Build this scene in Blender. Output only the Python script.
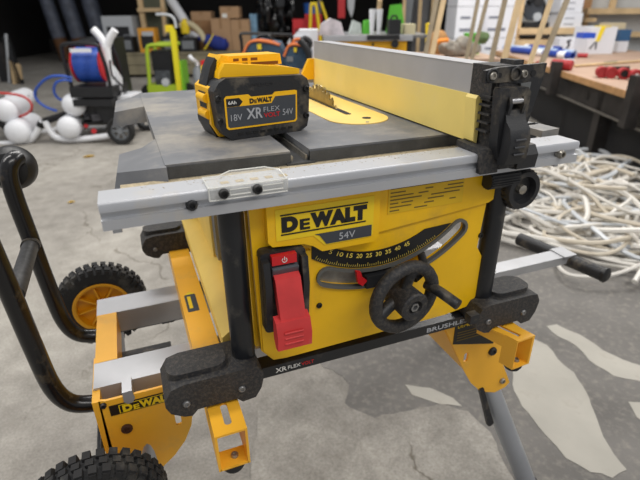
import bpy, bmesh, math, random
from mathutils import Vector, Matrix, noise
from math import sin, cos, pi, radians
random.seed(7)
S = bpy.context.scene
for o in list(bpy.data.objects): bpy.data.objects.remove(o)

# ------------------------------------------------------------------ camera
PITCH, YAW, ROLL = 0.4476, 0.3725, -0.0085
CAM = Vector((0.0426, -0.4805, 1.0171)); FPX = 478.7
fw = Vector((sin(YAW)*cos(PITCH), cos(YAW)*cos(PITCH), -sin(PITCH)))
rt0 = Vector((cos(YAW), -sin(YAW), 0)); up0 = rt0.cross(fw)
rt = cos(ROLL)*rt0 + sin(ROLL)*up0; up = -sin(ROLL)*rt0 + cos(ROLL)*up0
cd = bpy.data.cameras.new('camera'); cam = bpy.data.objects.new('camera', cd); S.collection.objects.link(cam)
M = Matrix((rt, up, -fw)).transposed().to_4x4(); M.translation = CAM
cam.matrix_world = M
cd.sensor_width = 36; cd.lens = 36*FPX/640; cd.clip_start = 0.02; cd.clip_end = 100
cd.dof.use_dof = True; cd.dof.focus_distance = 0.66; cd.dof.aperture_fstop = 5.6
S.camera = cam

# ------------------------------------------------------------------ light
w = bpy.data.worlds.new('world'); S.world = w; w.use_nodes = True
wb = w.node_tree.nodes['Background']; wb.inputs[0].default_value = (0.96, 0.97, 1.0, 1); wb.inputs[1].default_value = 0.42
S.view_settings.view_transform = 'Standard'; S.view_settings.look = 'None'
S.view_settings.exposure = 0.0; S.view_settings.gamma = 1; S.view_settings.use_curve_mapping = False
def area(name, loc, target, sx, sy, power, col=(1, .97, .93)):
    l = bpy.data.lights.new(name, 'AREA'); l.shape = 'RECTANGLE'; l.size = sx; l.size_y = sy; l.energy = power; l.color = col
    o = bpy.data.objects.new(name, l); S.collection.objects.link(o); o.location = loc
    o.rotation_euler = (Vector(target)-Vector(loc)).to_track_quat('-Z', 'Y').to_euler()
area('ceiling_light', (0.6, 3.2, 3.6), (0.6, 3.2, 0), 3.2, 0.5, 95)
area('ceiling_light', (-1.6, 0.8, 3.4), (-0.6, 0.8, 0), 0.5, 3.0, 65)
area('ceiling_light', (3.4, 2.6, 3.4), (3.4, 3.2, 0), 0.5, 3.4, 120)
area('ceiling_light', (1.2, -1.6, 3.2), (0.6, 0.2, 0.4), 3.0, 0.6, 50)

# ------------------------------------------------------------------ materials
def rgb(r, g, b):
    f = lambda c: (c/255/12.92) if c/255 <= .04045 else ((c/255+.055)/1.055)**2.4
    return (f(r), f(g), f(b), 1)
MATS = {}
def mat(name, c, rough=.5, metal=0, var=0, vs=12, bump=0, bs=200, dust=None, coat=0, trans=0, alpha=1):
    if name in MATS: return MATS[name]
    m = bpy.data.materials.new(name); m.use_nodes = True; nt = m.node_tree; N = nt.nodes; Lk = nt.links
    p = N['Principled BSDF']; base = rgb(*c)
    p.inputs['Base Color'].default_value = base; p.inputs['Roughness'].default_value = rough; p.inputs['Metallic'].default_value = metal
    p.inputs['Coat Weight'].default_value = coat; p.inputs['Transmission Weight'].default_value = trans; p.inputs['Alpha'].default_value = alpha
    tc = N.new('ShaderNodeTexCoord'); out = None
    if var:
        n = N.new('ShaderNodeTexNoise'); n.inputs['Scale'].default_value = vs; n.inputs['Detail'].default_value = 6
        Lk.new(tc.outputs['Object'], n.inputs['Vector'])
        r = N.new('ShaderNodeValToRGB'); r.color_ramp.elements[0].position = .35; r.color_ramp.elements[1].position = .68
        r.color_ramp.elements[0].color = tuple(max(0, x*(1-var)) for x in base[:3])+(1,)
        r.color_ramp.elements[1].color = tuple(min(1, x*(1+var)) for x in base[:3])+(1,)
        Lk.new(n.outputs['Fac'], r.inputs['Fac']); out = r.outputs['Color']
    if dust:
        dc, lo, hi, ds = dust
        n = N.new('ShaderNodeTexNoise'); n.inputs['Scale'].default_value = ds; n.inputs['Detail'].default_value = 8; n.inputs['Roughness'].default_value = .65
        Lk.new(tc.outputs['Object'], n.inputs['Vector'])
        r = N.new('ShaderNodeMapRange'); r.inputs[1].default_value = lo; r.inputs[2].default_value = hi
        Lk.new(n.outputs['Fac'], r.inputs[0])
        mx = N.new('ShaderNodeMix'); mx.data_type = 'RGBA'
        Lk.new(r.outputs[0], mx.inputs[0]); mx.inputs[7].default_value = rgb(*dc)
        if out: Lk.new(out, mx.inputs[6])
        else: mx.inputs[6].default_value = base
        out = mx.outputs[2]
    if out: Lk.new(out, p.inputs['Base Color'])
    if bump:
        n = N.new('ShaderNodeTexNoise'); n.inputs['Scale'].default_value = bs; n.inputs['Detail'].default_value = 3
        Lk.new(tc.outputs['Object'], n.inputs['Vector'])
        b = N.new('ShaderNodeBump'); b.inputs['Strength'].default_value = bump; b.inputs['Distance'].default_value = .002
        Lk.new(n.outputs['Fac'], b.inputs['Height']); Lk.new(b.outputs[0], p.inputs['Normal'])
    MATS[name] = m; return m
DUST = (150, 138, 118)
yel = mat('saw_yellow', (242, 190, 10), .42, var=.06, dust=((190, 150, 60), .55, .85, 9), bump=.08, bs=500)
stand_yel = mat('stand_yellow', (246, 182, 50), .4, var=.05, dust=((205, 165, 90), .55, .9, 14))
pale_yel = mat('lit_dusty_yellow', (240, 206, 108), .45, var=.06, dust=((214, 190, 120), .5, .85, 6))  # paler saw yellow: light from above put into the colour, plus dust mottling
plate_yel = mat('insert_yellow', (250, 214, 116), .45, dust=((205, 180, 120), .5, .9, 12))
bat_yel = mat('battery_yellow', (250, 190, 10), .38, var=.03)
label_yel = mat('label_yellow', (240, 205, 30), .35)
tabm = mat('table_grey', (108, 110, 114), .5, .1, var=.12, vs=18, dust=((172, 163, 146), .45, .82, 9), bump=.12, bs=700)
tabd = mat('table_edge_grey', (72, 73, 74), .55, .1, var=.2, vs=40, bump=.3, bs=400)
alu = mat('aluminium', (186, 188, 192), .38, .4, var=.06, vs=8, dust=((200, 188, 165), .56, .85, 10))
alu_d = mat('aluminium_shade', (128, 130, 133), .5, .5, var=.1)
alu_b = mat('brushed_aluminium', (176, 177, 180), .38, .5, var=.05, vs=20)
fencem = mat('fence_aluminium', (178, 178, 180), .5, .3, var=.05, vs=16)
steel = mat('steel', (190, 190, 192), .3, .9)
zinc = mat('zinc_bolt', (170, 165, 155), .35, .8, var=.2, vs=80)
blk = mat('black_plastic', (30, 31, 34), .5, dust=(DUST, .52, .95, 24), bump=.15, bs=500)
blkd = mat('dusty_black_plastic', (40, 40, 42), .6, var=.12, vs=30, dust=((112, 104, 92), .46, 1.05, 230), bump=.4, bs=600)
tubm = mat('black_painted_tube', (26, 28, 32), .32, var=.1, dust=((110, 105, 95), .58, .95, 22))
handm = mat('handle_tube', (20, 20, 22), .25, dust=((105, 92, 72), .56, .9, 30))
rub = mat('rubber', (30, 30, 31), .8, dust=((120, 115, 105), .5, .95, 16), bump=.3, bs=200)
grip = mat('rubber_grip', (16, 16, 17), .42, bump=.1)
red = mat('switch_red', (204, 56, 56), .5, var=.12, vs=30, dust=((190, 110, 100), .58, .95, 20))
redl = mat('red_label', (200, 25, 32), .4)
white = mat('white_print', (225, 225, 220), .5)
tprint = mat('yellow_print', (230, 205, 90), .5)
ink = mat('black_print', (20, 20, 20), .5)
grey_ink = mat('grey_label', (62, 66, 72), .5)
dim_ink = mat('faint_print', (120, 100, 40), .6)
lite_ink = mat('light_grey_print', (170, 172, 176), .5)
clear = mat('clear_plastic', (240, 240, 234), .12, alpha=.16)
saw_dust = mat('sawdust', (176, 162, 134), .95, var=.2, vs=220, bump=.5, bs=300)
bladem = mat('blade_steel', (150, 130, 80), .35, .8, var=.2, vs=60)
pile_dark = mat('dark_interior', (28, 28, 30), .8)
tin = mat('grey_screw', (140, 140, 140), .4, .7)

# ------------------------------------------------------------------ mesh helpers
XF = Matrix.Identity(4)
WL = {}
def tagit(o, label, cat, group=None, kind=None):
    o['label'] = label; o['category'] = cat
    if group: o['group'] = group
    if kind: o['kind'] = kind
    return o
def thing(name, label, cat, loc=(0, 0, 0), group=None):
    o = bpy.data.objects.new(name, None); S.collection.objects.link(o); o.empty_display_size = .05
    L = XF @ Vector(loc); o.location = L; WL[o] = L
    return tagit(o, label, cat, group)
def obj(name, bm, m, parent=None, bevel=0, seg=2, smooth=None, loc=None, label=None, ang=40):
    if bevel:
        es = [e for e in bm.edges if len(e.link_faces) == 2 and e.calc_face_angle(0) > radians(28)]
        bmesh.ops.bevel(bm, geom=es, offset=bevel, segments=seg, profile=.6, affect='EDGES', clamp_overlap=True)
    bmesh.ops.recalc_face_normals(bm, faces=bm.faces)
    bm.transform(XF)
    if parent is not None: L = WL[parent]
    elif loc is not None: L = XF @ Vector(loc)
    else:
        n = max(1, len(bm.verts)); c = sum((v.co for v in bm.verts), Vector())/n
        L = Vector((c.x, c.y, min(v.co.z for v in bm.verts)))
    bmesh.ops.translate(bm, verts=bm.verts, vec=-L)
    me = bpy.data.meshes.new(name); bm.to_mesh(me); bm.free()
    for p in me.polygons: p.use_smooth = True
    try: me.set_sharp_from_angle(angle=radians(ang))
    except Exception: pass
    for mm in (m if isinstance(m, (list, tuple)) else [m]): me.materials.append(mm)
    o = bpy.data.objects.new(name, me); S.collection.objects.link(o); WL[o] = L
    if parent is not None: o.parent = parent
    else: o.location = L
    if label: o['label'] = label
    return o
def B(): return bmesh.new()
def box(bm, x0, x1, y0, y1, z0, z1):
    vs = [bm.verts.new((x, y, z)) for x in (x0, x1) for y in (y0, y1) for z in (z0, z1)]
    for f in ((0, 1, 3, 2), (4, 6, 7, 5), (0, 4, 5, 1), (2, 3, 7, 6), (0, 2, 6, 4), (1, 5, 7, 3)):
        bm.faces.new([vs[i] for i in f])
    return bm
def bx(*a): return box(B(), *a)
def obox(bm, c, sx, sy, sz, rot):
    R = rot.to_matrix() if hasattr(rot, 'to_matrix') else rot
    t = bmesh.new(); box(t, -sx/2, sx/2, -sy/2, sy/2, -sz/2, sz/2)
    merge(bm, t, Matrix.Translation(c) @ R.to_4x4())
def merge(bm, t, mx=None):
    if mx is not None: t.transform(mx)
    mp = {}
    for v in t.verts: mp[v] = bm.verts.new(v.co)
    for f in t.faces:
        try: nf = bm.faces.new([mp[v] for v in f.verts]); nf.material_index = f.material_index
        except ValueError: pass
    t.free()
def prism(bm, poly, ax, a, b, mi=0):
    """poly of 2D points; ax = axis of extrusion 'x','y','z' from a to b"""
    def P(p, h):
        return {'y': (p[0], h, p[1]), 'x': (h, p[0], p[1]), 'z': (p[0], p[1], h)}[ax]
    v0 = [bm.verts.new(P(p, a)) for p in poly]; v1 = [bm.verts.new(P(p, b)) for p in poly]
    n = len(poly); fs = [bm.faces.new(v0), bm.faces.new(v1[::-1])]
    for i in range(n):
        j = (i+1) % n; fs.append(bm.faces.new((v0[i], v1[i], v1[j], v0[j])))
    for f in fs: f.material_index = mi
    return bm
def pr(poly, ax, a, b): return prism(B(), poly, ax, a, b)
def frame(d):
    d = Vector(d).normalized(); a = Vector((0, 0, 1)) if abs(d.z) < .9 else Vector((1, 0, 0))
    u = d.cross(a).normalized(); return d, u, d.cross(u).normalized()
def cyl(bm, p0, p1, r0, r1=None, seg=20, cap=True):
    r1 = r0 if r1 is None else r1; p0 = Vector(p0); p1 = Vector(p1); d, u, v = frame(p1-p0)
    a = [bm.verts.new(p0+r0*(cos(2*pi*i/seg)*u+sin(2*pi*i/seg)*v)) for i in range(seg)]
    b = [bm.verts.new(p1+r1*(cos(2*pi*i/seg)*u+sin(2*pi*i/seg)*v)) for i in range(seg)]
    for i in range(seg): bm.faces.new((a[i], a[(i+1) % seg], b[(i+1) % seg], b[i]))
    if cap: bm.faces.new(a[::-1]); bm.faces.new(b)
    return bm
def cy(*a, **k): return cyl(B(), *a, **k)
def smooth_pts(pts, n=6, closed=False):
    P = [Vector(p) for p in pts]; out = []; N = len(P)
    rng = N if closed else N-1
    for i in range(rng):
        g = lambda k: P[k % N] if closed else P[min(max(k, 0), N-1)]
        a, b, c, d = g(i-1), g(i), g(i+1), g(i+2)
        for s in range(n):
            t = s/n
            out.append(.5*((2*b)+(c-a)*t+(2*a-5*b+4*c-d)*t*t+(3*b-a-3*c+d)*t**3))
    if not closed: out.append(P[-1])
    return out
def tube(bm, pts, r, seg=12, closed=False, n=6, mi=0):
    P = smooth_pts(pts, n, closed) if n else [Vector(p) for p in pts]
    rings = []; u = None; N = len(P)
    for i, p in enumerate(P):
        if closed: d = P[(i+1) % N]-P[i-1]
        else: d = P[min(i+1, N-1)]-P[max(i-1, 0)]
        d.normalize()
        if u is None: _, u, v = frame(d)
        else: u = (u-u.dot(d)*d).normalized(); v = d.cross(u)
        rr = r[i] if isinstance(r, list) else r
        rings.append([bm.verts.new(p+rr*(cos(2*pi*k/seg)*u+sin(2*pi*k/seg)*v)) for k in range(seg)])
    for i in range(N if closed else N-1):
        a, b = rings[i], rings[(i+1) % N]
        off = 0
        if closed and i == N-1:
            off = min(range(seg), key=lambda s: (a[0].co-b[s].co).length)
        for k in range(seg):
            f = bm.faces.new((a[k], a[(k+1) % seg], b[(k+1+off) % seg], b[(k+off) % seg])); f.material_index = mi
    if not closed:
        f = bm.faces.new(rings[0][::-1]); f.material_index = mi; f = bm.faces.new(rings[-1]); f.material_index = mi
    return bm
def lathe(bm, prof, o, d, seg=32, mi=0):
    d, u, v = frame(d); o = Vector(o); rings = []
    for r, h in prof:
        rings.append([bm.verts.new(o+h*d+max(r, 1e-5)*(cos(2*pi*i/seg)*u+sin(2*pi*i/seg)*v)) for i in range(seg)])
    for a, b in zip(rings, rings[1:]):
        for i in range(seg):
            f = bm.faces.new((a[i], a[(i+1) % seg], b[(i+1) % seg], b[i])); f.material_index = mi
    return bm
def la(*a, **k): return lathe(B(), *a, **k)
def cut(o, *bms):
    """boolean difference with cutter meshes given in the same coordinates as the builder"""
    for bm in bms:
        bmesh.ops.recalc_face_normals(bm, faces=bm.faces); bm.transform(XF)
        bmesh.ops.translate(bm, verts=bm.verts, vec=-WL[o])
        me = bpy.data.meshes.new('c'); bm.to_mesh(me); bm.free()
        c = bpy.data.objects.new('c', me); S.collection.objects.link(c)
        if o.parent is not None: c.parent = o.parent
        c.location = o.location
        m = o.modifiers.new('b', 'BOOLEAN'); m.object = c; m.operation = 'DIFFERENCE'; m.solver = 'EXACT'
        bpy.context.view_layer.update()
        dg = bpy.context.evaluated_depsgraph_get()
        new = bpy.data.meshes.new_from_object(o.evaluated_get(dg)); o.modifiers.clear()
        old = o.data; o.data = new; bpy.data.objects.remove(c); bpy.data.meshes.remove(old)
        try: new.set_sharp_from_angle(angle=radians(35))
        except Exception: pass
def text(name, s, org, xd, yd, wd, ht, m, parent, th=.0006, bold=0.0, shear=0, label=None):
    """s fitted into a wd x ht box with its lower left corner at org"""
    cu = bpy.data.curves.new('t', 'FONT'); cu.body = s; cu.size = 1; cu.offset = bold; cu.extrude = .02; cu.shear = shear
    ob = bpy.data.objects.new('t', cu); me = bpy.data.meshes.new_from_object(ob)
    bpy.data.objects.remove(ob)
    bm = bmesh.new(); bm.from_mesh(me); bpy.data.meshes.remove(me)
    xs = [v.co.x for v in bm.verts]; ys = [v.co.y for v in bm.verts]
    x0, x1, y0, y1 = min(xs), max(xs), min(ys), max(ys)
    xd = Vector(xd).normalized(); yd = Vector(yd).normalized(); nd = xd.cross(yd); o = Vector(org)
    for v in bm.verts:
        v.co = o + xd*((v.co.x-x0)/(x1-x0)*wd) + yd*((v.co.y-y0)/(y1-y0)*ht) + nd*(v.co.z/.02*th/2+th*.4)
    return bm if name is None else obj(name, bm, m, parent, label=label)
def wordmark(name, org, xd, yd, wd, ht, m, parent, bold=.02, th=.0006):
    """large D, small capital E, then WALT, heavy"""
    xd = Vector(xd).normalized(); yd = Vector(yd).normalized(); o = Vector(org); bm = B()
    merge(bm, text(None, 'D', o, xd, yd, wd*.185, ht, m, None, th, bold))
    merge(bm, text(None, 'E', o+xd*wd*.205, xd, yd, wd*.115, ht*.70, m, None, th, bold*.45))
    x = .325
    for ch, cw in (('W', .265), ('A', .2), ('L', .125), ('T', .165)):
        merge(bm, text(None, ch, o+xd*wd*x, xd, yd, wd*cw, ht, m, None, th, bold)); x += cw*(.86 if ch == 'W' else .9 if ch == 'A' else .82)
    return obj(name, bm, m, parent)
X, Y, Z = Vector((1, 0, 0)), Vector((0, 1, 0)), Vector((0, 0, 1))
def bolt(name, p, d, r, h, m, parent, hexa=True):
    d, u, v = frame(d); p = Vector(p); bm = B()
    lathe(bm, [(0, 0), (r, 0), (r, h*.6), (r*.8, h), (r*.5, h), (r*.45, h*.55), (0, h*.55)], p, d, 16)
    return obj(name, bm, m, parent)

def struct(name, bm, m, bevel=0): 
    o = obj(name, bm, m, bevel=bevel); o['kind'] = 'structure'; return o

# background frame: u to the right, v away from the camera, both level
BG = Matrix.Translation((CAM.x, CAM.y, 0)) @ Matrix.Rotation(-YAW, 4, 'Z')
def at(px, py, v):
    """point on the camera ray of a pixel at level distance v, in background coordinates (u, v, z)"""
    d = fw + rt*((px-320)/FPX) - up*((py-240)/FPX)
    uu = d.x*cos(YAW)-d.y*sin(YAW); vv = d.x*sin(YAW)+d.y*cos(YAW); t = v/vv
    return Vector((uu*t, v, CAM.z+d.z*t))

# ------------------------------------------------------------------ floor
def floor_mat():
    m = bpy.data.materials.new('worn_concrete'); m.use_nodes = True; nt = m.node_tree; N = nt.nodes; Lk = nt.links
    p = N['Principled BSDF']; p.inputs['Roughness'].default_value = .75
    tc = N.new('ShaderNodeTexCoord')
    def nz(s, d=6, r=.6):
        n = N.new('ShaderNodeTexNoise'); n.inputs['Scale'].default_value = s; n.inputs['Detail'].default_value = d; n.inputs['Roughness'].default_value = r
        Lk.new(tc.outputs['Object'], n.inputs['Vector']); return n
    def ramp(src, a, b, ca, cb):
        r = N.new('ShaderNodeValToRGB'); r.color_ramp.elements[0].position = a; r.color_ramp.elements[1].position = b
        r.color_ramp.elements[0].color = ca; r.color_ramp.elements[1].color = cb; Lk.new(src, r.inputs[0]); return r
    def mix(f, a, b, t='MIX'):
        x = N.new('ShaderNodeMix'); x.data_type = 'RGBA'; x.blend_type = t
        if isinstance(f, float): x.inputs[0].default_value = f
        else: Lk.new(f, x.inputs[0])
        Lk.new(a, x.inputs[6]); Lk.new(b, x.inputs[7]); return x
    big = ramp(nz(1.1, 8, .65).outputs['Fac'], .35, .65, rgb(158, 153, 146), rgb(192, 187, 178))
    med = ramp(nz(9, 8, .7).outputs['Fac'], .3, .7, rgb(205, 204, 202), rgb(255, 255, 255))
    fin = ramp(nz(160, 4, .6).outputs['Fac'], .3, .7, rgb(214, 214, 212), rgb(255, 255, 255))
    a = mix(1.0, big.outputs[0], med.outputs[0], 'MULTIPLY'); b = mix(1.0, a.outputs[2], fin.outputs[0], 'MULTIPLY')
    cr = N.new('ShaderNodeTexVoronoi'); cr.feature = 'DISTANCE_TO_EDGE'; cr.inputs['Scale'].default_value = 1.1
    ds = nz(2.5, 5); va = N.new('ShaderNodeMixRGB'); va.inputs[0].default_value = .25; Lk.new(tc.outputs['Object'], va.inputs[1]); Lk.new(ds.outputs['Color'], va.inputs[2]); Lk.new(va.outputs[0], cr.inputs['Vector'])
    crk = ramp(cr.outputs['Distance'], .0, .004, rgb(176, 170, 160), rgb(255, 255, 255))
    gate = nz(1.7, 2); gr = ramp(gate.outputs['Fac'], .5, .56, (0, 0, 0, 1), (1, 1, 1, 1))
    c = mix(gr.outputs[0], b.outputs[2], mix(1.0, b.outputs[2], crk.outputs[0], 'MULTIPLY').outputs[2])
    Lk.new(c.outputs[2], p.inputs['Base Color'])
    bp = N.new('ShaderNodeBump'); bp.inputs['Strength'].default_value = .25; bp.inputs['Distance'].default_value = .004
    Lk.new(nz(60, 6).outputs['Fac'], bp.inputs['Height']); Lk.new(bp.outputs[0], p.inputs['Normal'])
    return m
fl = bx(-9, 14, -3, 20, -.1, 0); conc = floor_mat(); fl = struct('floor', fl, conc)
asph = mat('dark_screed', (112, 109, 105), .8, var=.14, vs=5, dust=((146, 141, 132), .5, .8, 45), bump=.5, bs=140)
palep = mat('pale_screed', (174, 170, 160), .7, var=.08, vs=6, dust=((158, 150, 138), .56, .8, 14), bump=.2, bs=120)
def patch(name, pts, m, z0, z1, amp=.012, sub=14):
    out = []
    n = len(pts)
    for i in range(n):
        a = Vector(pts[i]); b = Vector(pts[(i+1) % n]); k = max(2, int((b-a).length/.025))
        for s in range(k):
            p = a.lerp(b, s/k); q = Vector((p.x, p.y, 0))
            out.append((p.x+amp*noise.noise(q*9)+amp*.6*noise.noise(q*31), p.y+amp*noise.noise(q*9+Vector((5, 5, 0)))+amp*.6*noise.noise(q*31+Vector((3, 0, 0)))))
    bm = B(); prism(bm, out, 'z', z0, z1); bmesh.ops.triangulate(bm, faces=bm.faces)
    return struct(name, bm, m)
FLOORPATCH = True

# ------------------------------------------------------------------ TABLE SAW
saw = thing('table_saw', 'yellow and black portable table saw with grey table, on the folding stand', 'table saw', (.32, .3, .55))
# table top with two wings on the left and mitre slot
def table():
    bm = B(); z0, z1 = .836, .8555
    prism(bm, [(.072, .09), (.226, .09), (.226, .68), (.072, .68)], 'z', z0, z1)
    prism(bm, [(.252, .09), (.505, .09), (.632, .09), (.632, .68), (.252, .68)], 'z', z0, z1)
    return bm
tt = obj('table_top', table(), tabm, saw, bevel=.0025)
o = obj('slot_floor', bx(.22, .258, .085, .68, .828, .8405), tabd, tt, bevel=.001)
obj('slot_rib', box(box(B(), .2275, .2305, .094, .68, .84, .8475), .2475, .2505, .094, .68, .84, .8475), zinc, tt, bevel=.0008)
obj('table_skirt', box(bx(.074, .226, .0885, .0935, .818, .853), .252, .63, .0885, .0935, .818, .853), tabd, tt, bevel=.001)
def wing(y0, y1, c0, c1):
    bm = B()
    top = [(.073, y0, .8545), (.073, y1, .8545), (.052, y1-c1, .8505), (.022, y1-c1*1.2, .846), (.018, y0+c0, .846)]
    bot = [(.073, y0-.004, .826), (.073, y1, .826), (.052, y1-c1*.6, .818), (.014, y1-c1*.9, .818), (.009, y0+c0*.6, .818)]
    a = [bm.verts.new(p) for p in top]; b = [bm.verts.new(p) for p in bot]; n = len(a)
    bm.faces.new(a); bm.faces.new(b[::-1])
    for i in range(n): bm.faces.new((a[i], b[i], b[(i+1) % n], a[(i+1) % n]))
    return bm
obj('corner_wing', wing(.083, .235, .03, .03), tabm, saw, bevel=.004)
obj('corner_wing', wing(.51, .68, .01, .02), tabm, saw, bevel=.003)
obj('table_extension', pr([(.60, .05), (.637, .055), (.635, .1), (.60, .1)], 'z', .846, .8555), tabm, saw, bevel=.001)
# throat plate and blade
pp = []
cx, yA, yB, rr = .393, .245, .60, .052
for i in range(17): a = pi+pi*i/16; pp.append((cx+rr*cos(a), yA+rr*sin(a)))
for i in range(17): a = pi*i/16; pp.append((cx+rr*cos(a), yB+rr*sin(a)))
tp = obj('throat_plate', pr(pp, 'z', .851, .8568), plate_yel, saw, bevel=.0008)
sl = []
for i in range(9): a = pi+pi*i/8; sl.append((.391+.0055*cos(a), .275+.0055*sin(a)))
for i in range(9): a = pi*i/8; sl.append((.391+.0055*cos(a), .6+.0055*sin(a)))
obj('blade_slot', pr(sl, 'z', .8566, .8573), pile_dark, tp)
obj('finger_hole', cy((.405, .232, .8566), (.405, .232, .8573), .0075, seg=20), pile_dark, tp)
obj('set_screw', cy((.392, .203, .8566), (.392, .203, .8574), .003, seg=12), tin, tp)
bp = []; R0 = .127; nt_ = 40; bc = (.405, .762)
for i in range(nt_):
    a = 2*pi*i/nt_
    for da, r in ((0, R0-.009), (.02, R0), (.085, R0-.002), (.1, R0-.008)): bp.append((bc[0]+r*cos(a+da), bc[1]+r*sin(a+da)))
bl = obj('saw_blade', pr(bp, 'x', .3895, .3925), bladem, saw)
# front rail
prof = [(0, .8208), (0, .8315), (.005, .8325), (.005, .8388), (0, .8398), (0, .8475), (.002, .85), (.040, .85), (.041, .847), (.041, .8208)]
rail = obj('front_rail', pr(prof, 'x', 0, .62), alu, saw)
obj('rail_ledge', bx(.020, .60, .041, .09, .832, .8380), saw_dust, rail, label='ledge behind rail caked with sawdust')
dm = B(); random.seed(3)
for i in range(420):
    x = random.uniform(.04, .6); y = random.uniform(.034, .086) if random.random() < .75 else random.uniform(.02, .036)
    z = .8384 if y > .041 else .8502; r = random.uniform(.0004, .0013 if y > .041 else .0007)
    t = bmesh.new(); bmesh.ops.create_icosphere(t, subdivisions=1, radius=r); merge(dm, t, Matrix.Translation((x, y, z)) @ Matrix.Diagonal((1.3, 1, .5, 1)))
o = obj('sawdust', dm, saw_dust, rail); o['kind'] = 'stuff'
obj('rail_end_tab', bx(.008, .017, .004, .012, .8155, .8215), alu, rail); obj('rail_end_tab', bx(.585, .592, .004, .012, .8165, .8215), alu, rail)
bolt('rail_bolt', (.088, .004, .8353), -Y, .0062, .007, blk, rail)
bolt('rail_bolt', (.588, .004, .8355), -Y, .0062, .009, zinc, rail)
# clear rule window with two knobs
sw = pr([(.106, -.003), (.191, -.003), (.193, .032), (.180, .048), (.138, .048), (.124, .034), (.106, .034)], 'z', .8502, .8524)
sw2 = bx(.106, .191, -.0045, -.001, .8385, .8524); merge(sw, sw2)
win = obj('rule_window', sw, clear, rail, bevel=.001, label='clear plastic window over the rail rule')
eb = B()
for pts in ([(.106, -.0045, .8385), (.191, -.0045, .8385), (.191, -.0045, .8524), (.193, .032, .8524), (.180, .048, .8524), (.138, .048, .8524), (.124, .034, .8524), (.106, .034, .8524), (.106, -.0045, .8524), (.106, -.0045, .8385)], [(.106, -.0045, .8524), (.191, -.0045, .8524)], [(.128, -.0048, .8425), (.150, -.0048, .8425), (.150, -.0048, .8485), (.128, -.0048, .8485), (.128, -.0048, .8425)], [(.163, -.0048, .8425), (.186, -.0048, .8425), (.186, -.0048, .8485), (.163, -.0048, .8485), (.163, -.0048, .8425)]): tube(eb, pts, .0007, 6, n=0)
obj('window_edge', eb, mat('clear_edge', (236, 236, 230), .2, alpha=.8), win)
for x in (.121, .157): bolt('window_screw', (x, -.0045, .8455), -Y, .0055, .005, ink, win)
for i in range(5):
    obj('rule_mark', bx(.122+i*.0165, .131+i*.0165, .012, .020, .85, .8504), saw_dust, win)

# body housing
bodyb = B()
prism(bodyb, [(.152, .60), (.152, .836), (.41, .836), (.41, .62), (.38, .59), (.19, .59)], 'y', .047, .54)
body = obj('body_housing', bodyb, yel, saw, bevel=.006)
obj('side_ledge', pr([(.112, .585), (.112, .606), (.128, .618), (.156, .618), (.156, .585)], 'y', .075, .53), pale_yel, saw, bevel=.003)
obj('side_panel', pr([(.142, .62), (.142, .83), (.156, .83), (.156, .62)], 'y', .30, .535), pale_yel, saw, bevel=.003)
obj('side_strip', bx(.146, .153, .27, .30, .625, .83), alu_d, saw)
# front panel with bevel slot
PC = (.326, .872)
def arc(r, a0, a1, n=24): return [(PC[0]+r*sin(radians(a0+(a1-a0)*i/n)), PC[1]-r*cos(radians(a0+(a1-a0)*i/n))) for i in range(n+1)]
def slotpoly(ri, ro, a0, a1):
    rm = (ri+ro)/2; h = (ro-ri)/2; out = arc(ro, a0, a1)
    e = (PC[0]+rm*sin(radians(a1)), PC[1]-rm*cos(radians(a1)))
    for i in range(1, 8):
        t = radians(a1)-pi/2+pi*0+0; ang = i/8*pi
        # half circle at the right end
        rd = (sin(radians(a1)), -cos(radians(a1))); td = (cos(radians(a1)), sin(radians(a1)))
        out.append((e[0]+h*(cos(ang)*rd[0]+sin(ang)*td[0]), e[1]+h*(cos(ang)*rd[1]+sin(ang)*td[1])))
    out += arc(ri, a1, a0)
    e = (PC[0]+rm*sin(radians(a0)), PC[1]-rm*cos(radians(a0)))
    for i in range(1, 8):
        ang = i/8*pi; rd = (-sin(radians(a0)), cos(radians(a0))); td = (-cos(radians(a0)), -sin(radians(a0)))
        out.append((e[0]+h*(cos(ang)*rd[0]+sin(ang)*td[0]), e[1]+h*(cos(ang)*rd[1]+sin(ang)*td[1])))
    return out
fp = pr([(.153, .825), (.53, .825), (.525, .778), (.499, .766), (.494, .696), (.519, .658), (.521, .630), (.496, .592), (.45, .586), (.19, .582), (.172, .584), (.156, .604)], 'y', .03, .038)
panel = obj('front_panel', fp, yel, saw, bevel=.006, seg=3)
cut(panel, pr(slotpoly(.1775, .1995, -23.5, 43), 'y', .0, .1))
cut(body, pr(slotpoly(.172, .205, -2, 49), 'y', .03, .56))
rim = obj('slot_rim', pr(slotpoly(.1735, .2035, -23.5, 43), 'y', .0265, .0335), mat('slot_rim_grey', (104, 104, 100), .5, .3), panel)
cut(rim, pr(slotpoly(.178, .199, -23.5, 43), 'y', .0, .1))
obj('slot_back_plate', pr(slotpoly(.170, .207, -29, 6), 'y', .0375, .0420), mat('dusty_bracket', (150, 146, 138), .5, .4, var=.25, vs=60), panel)
obj('upper_step', pr([(.322, .823), (.524, .823), (.52, .778), (.499, .768), (.322, .752)], 'y', .026, .036), yel, panel, bevel=.003)
obj('lower_step', pr([(.158, .748), (.228, .744), (.228, .60), (.20, .586), (.174, .588), (.158, .606)], 'y', .0265, .036), yel, panel, bevel=.003)
band = obj('bevel_scale', pr(arc(.1715, -34, 42)+arc(.148, 29, -40), 'y', .0285, .0305), ink, panel, label='black bevel scale with yellow numbers')
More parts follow.
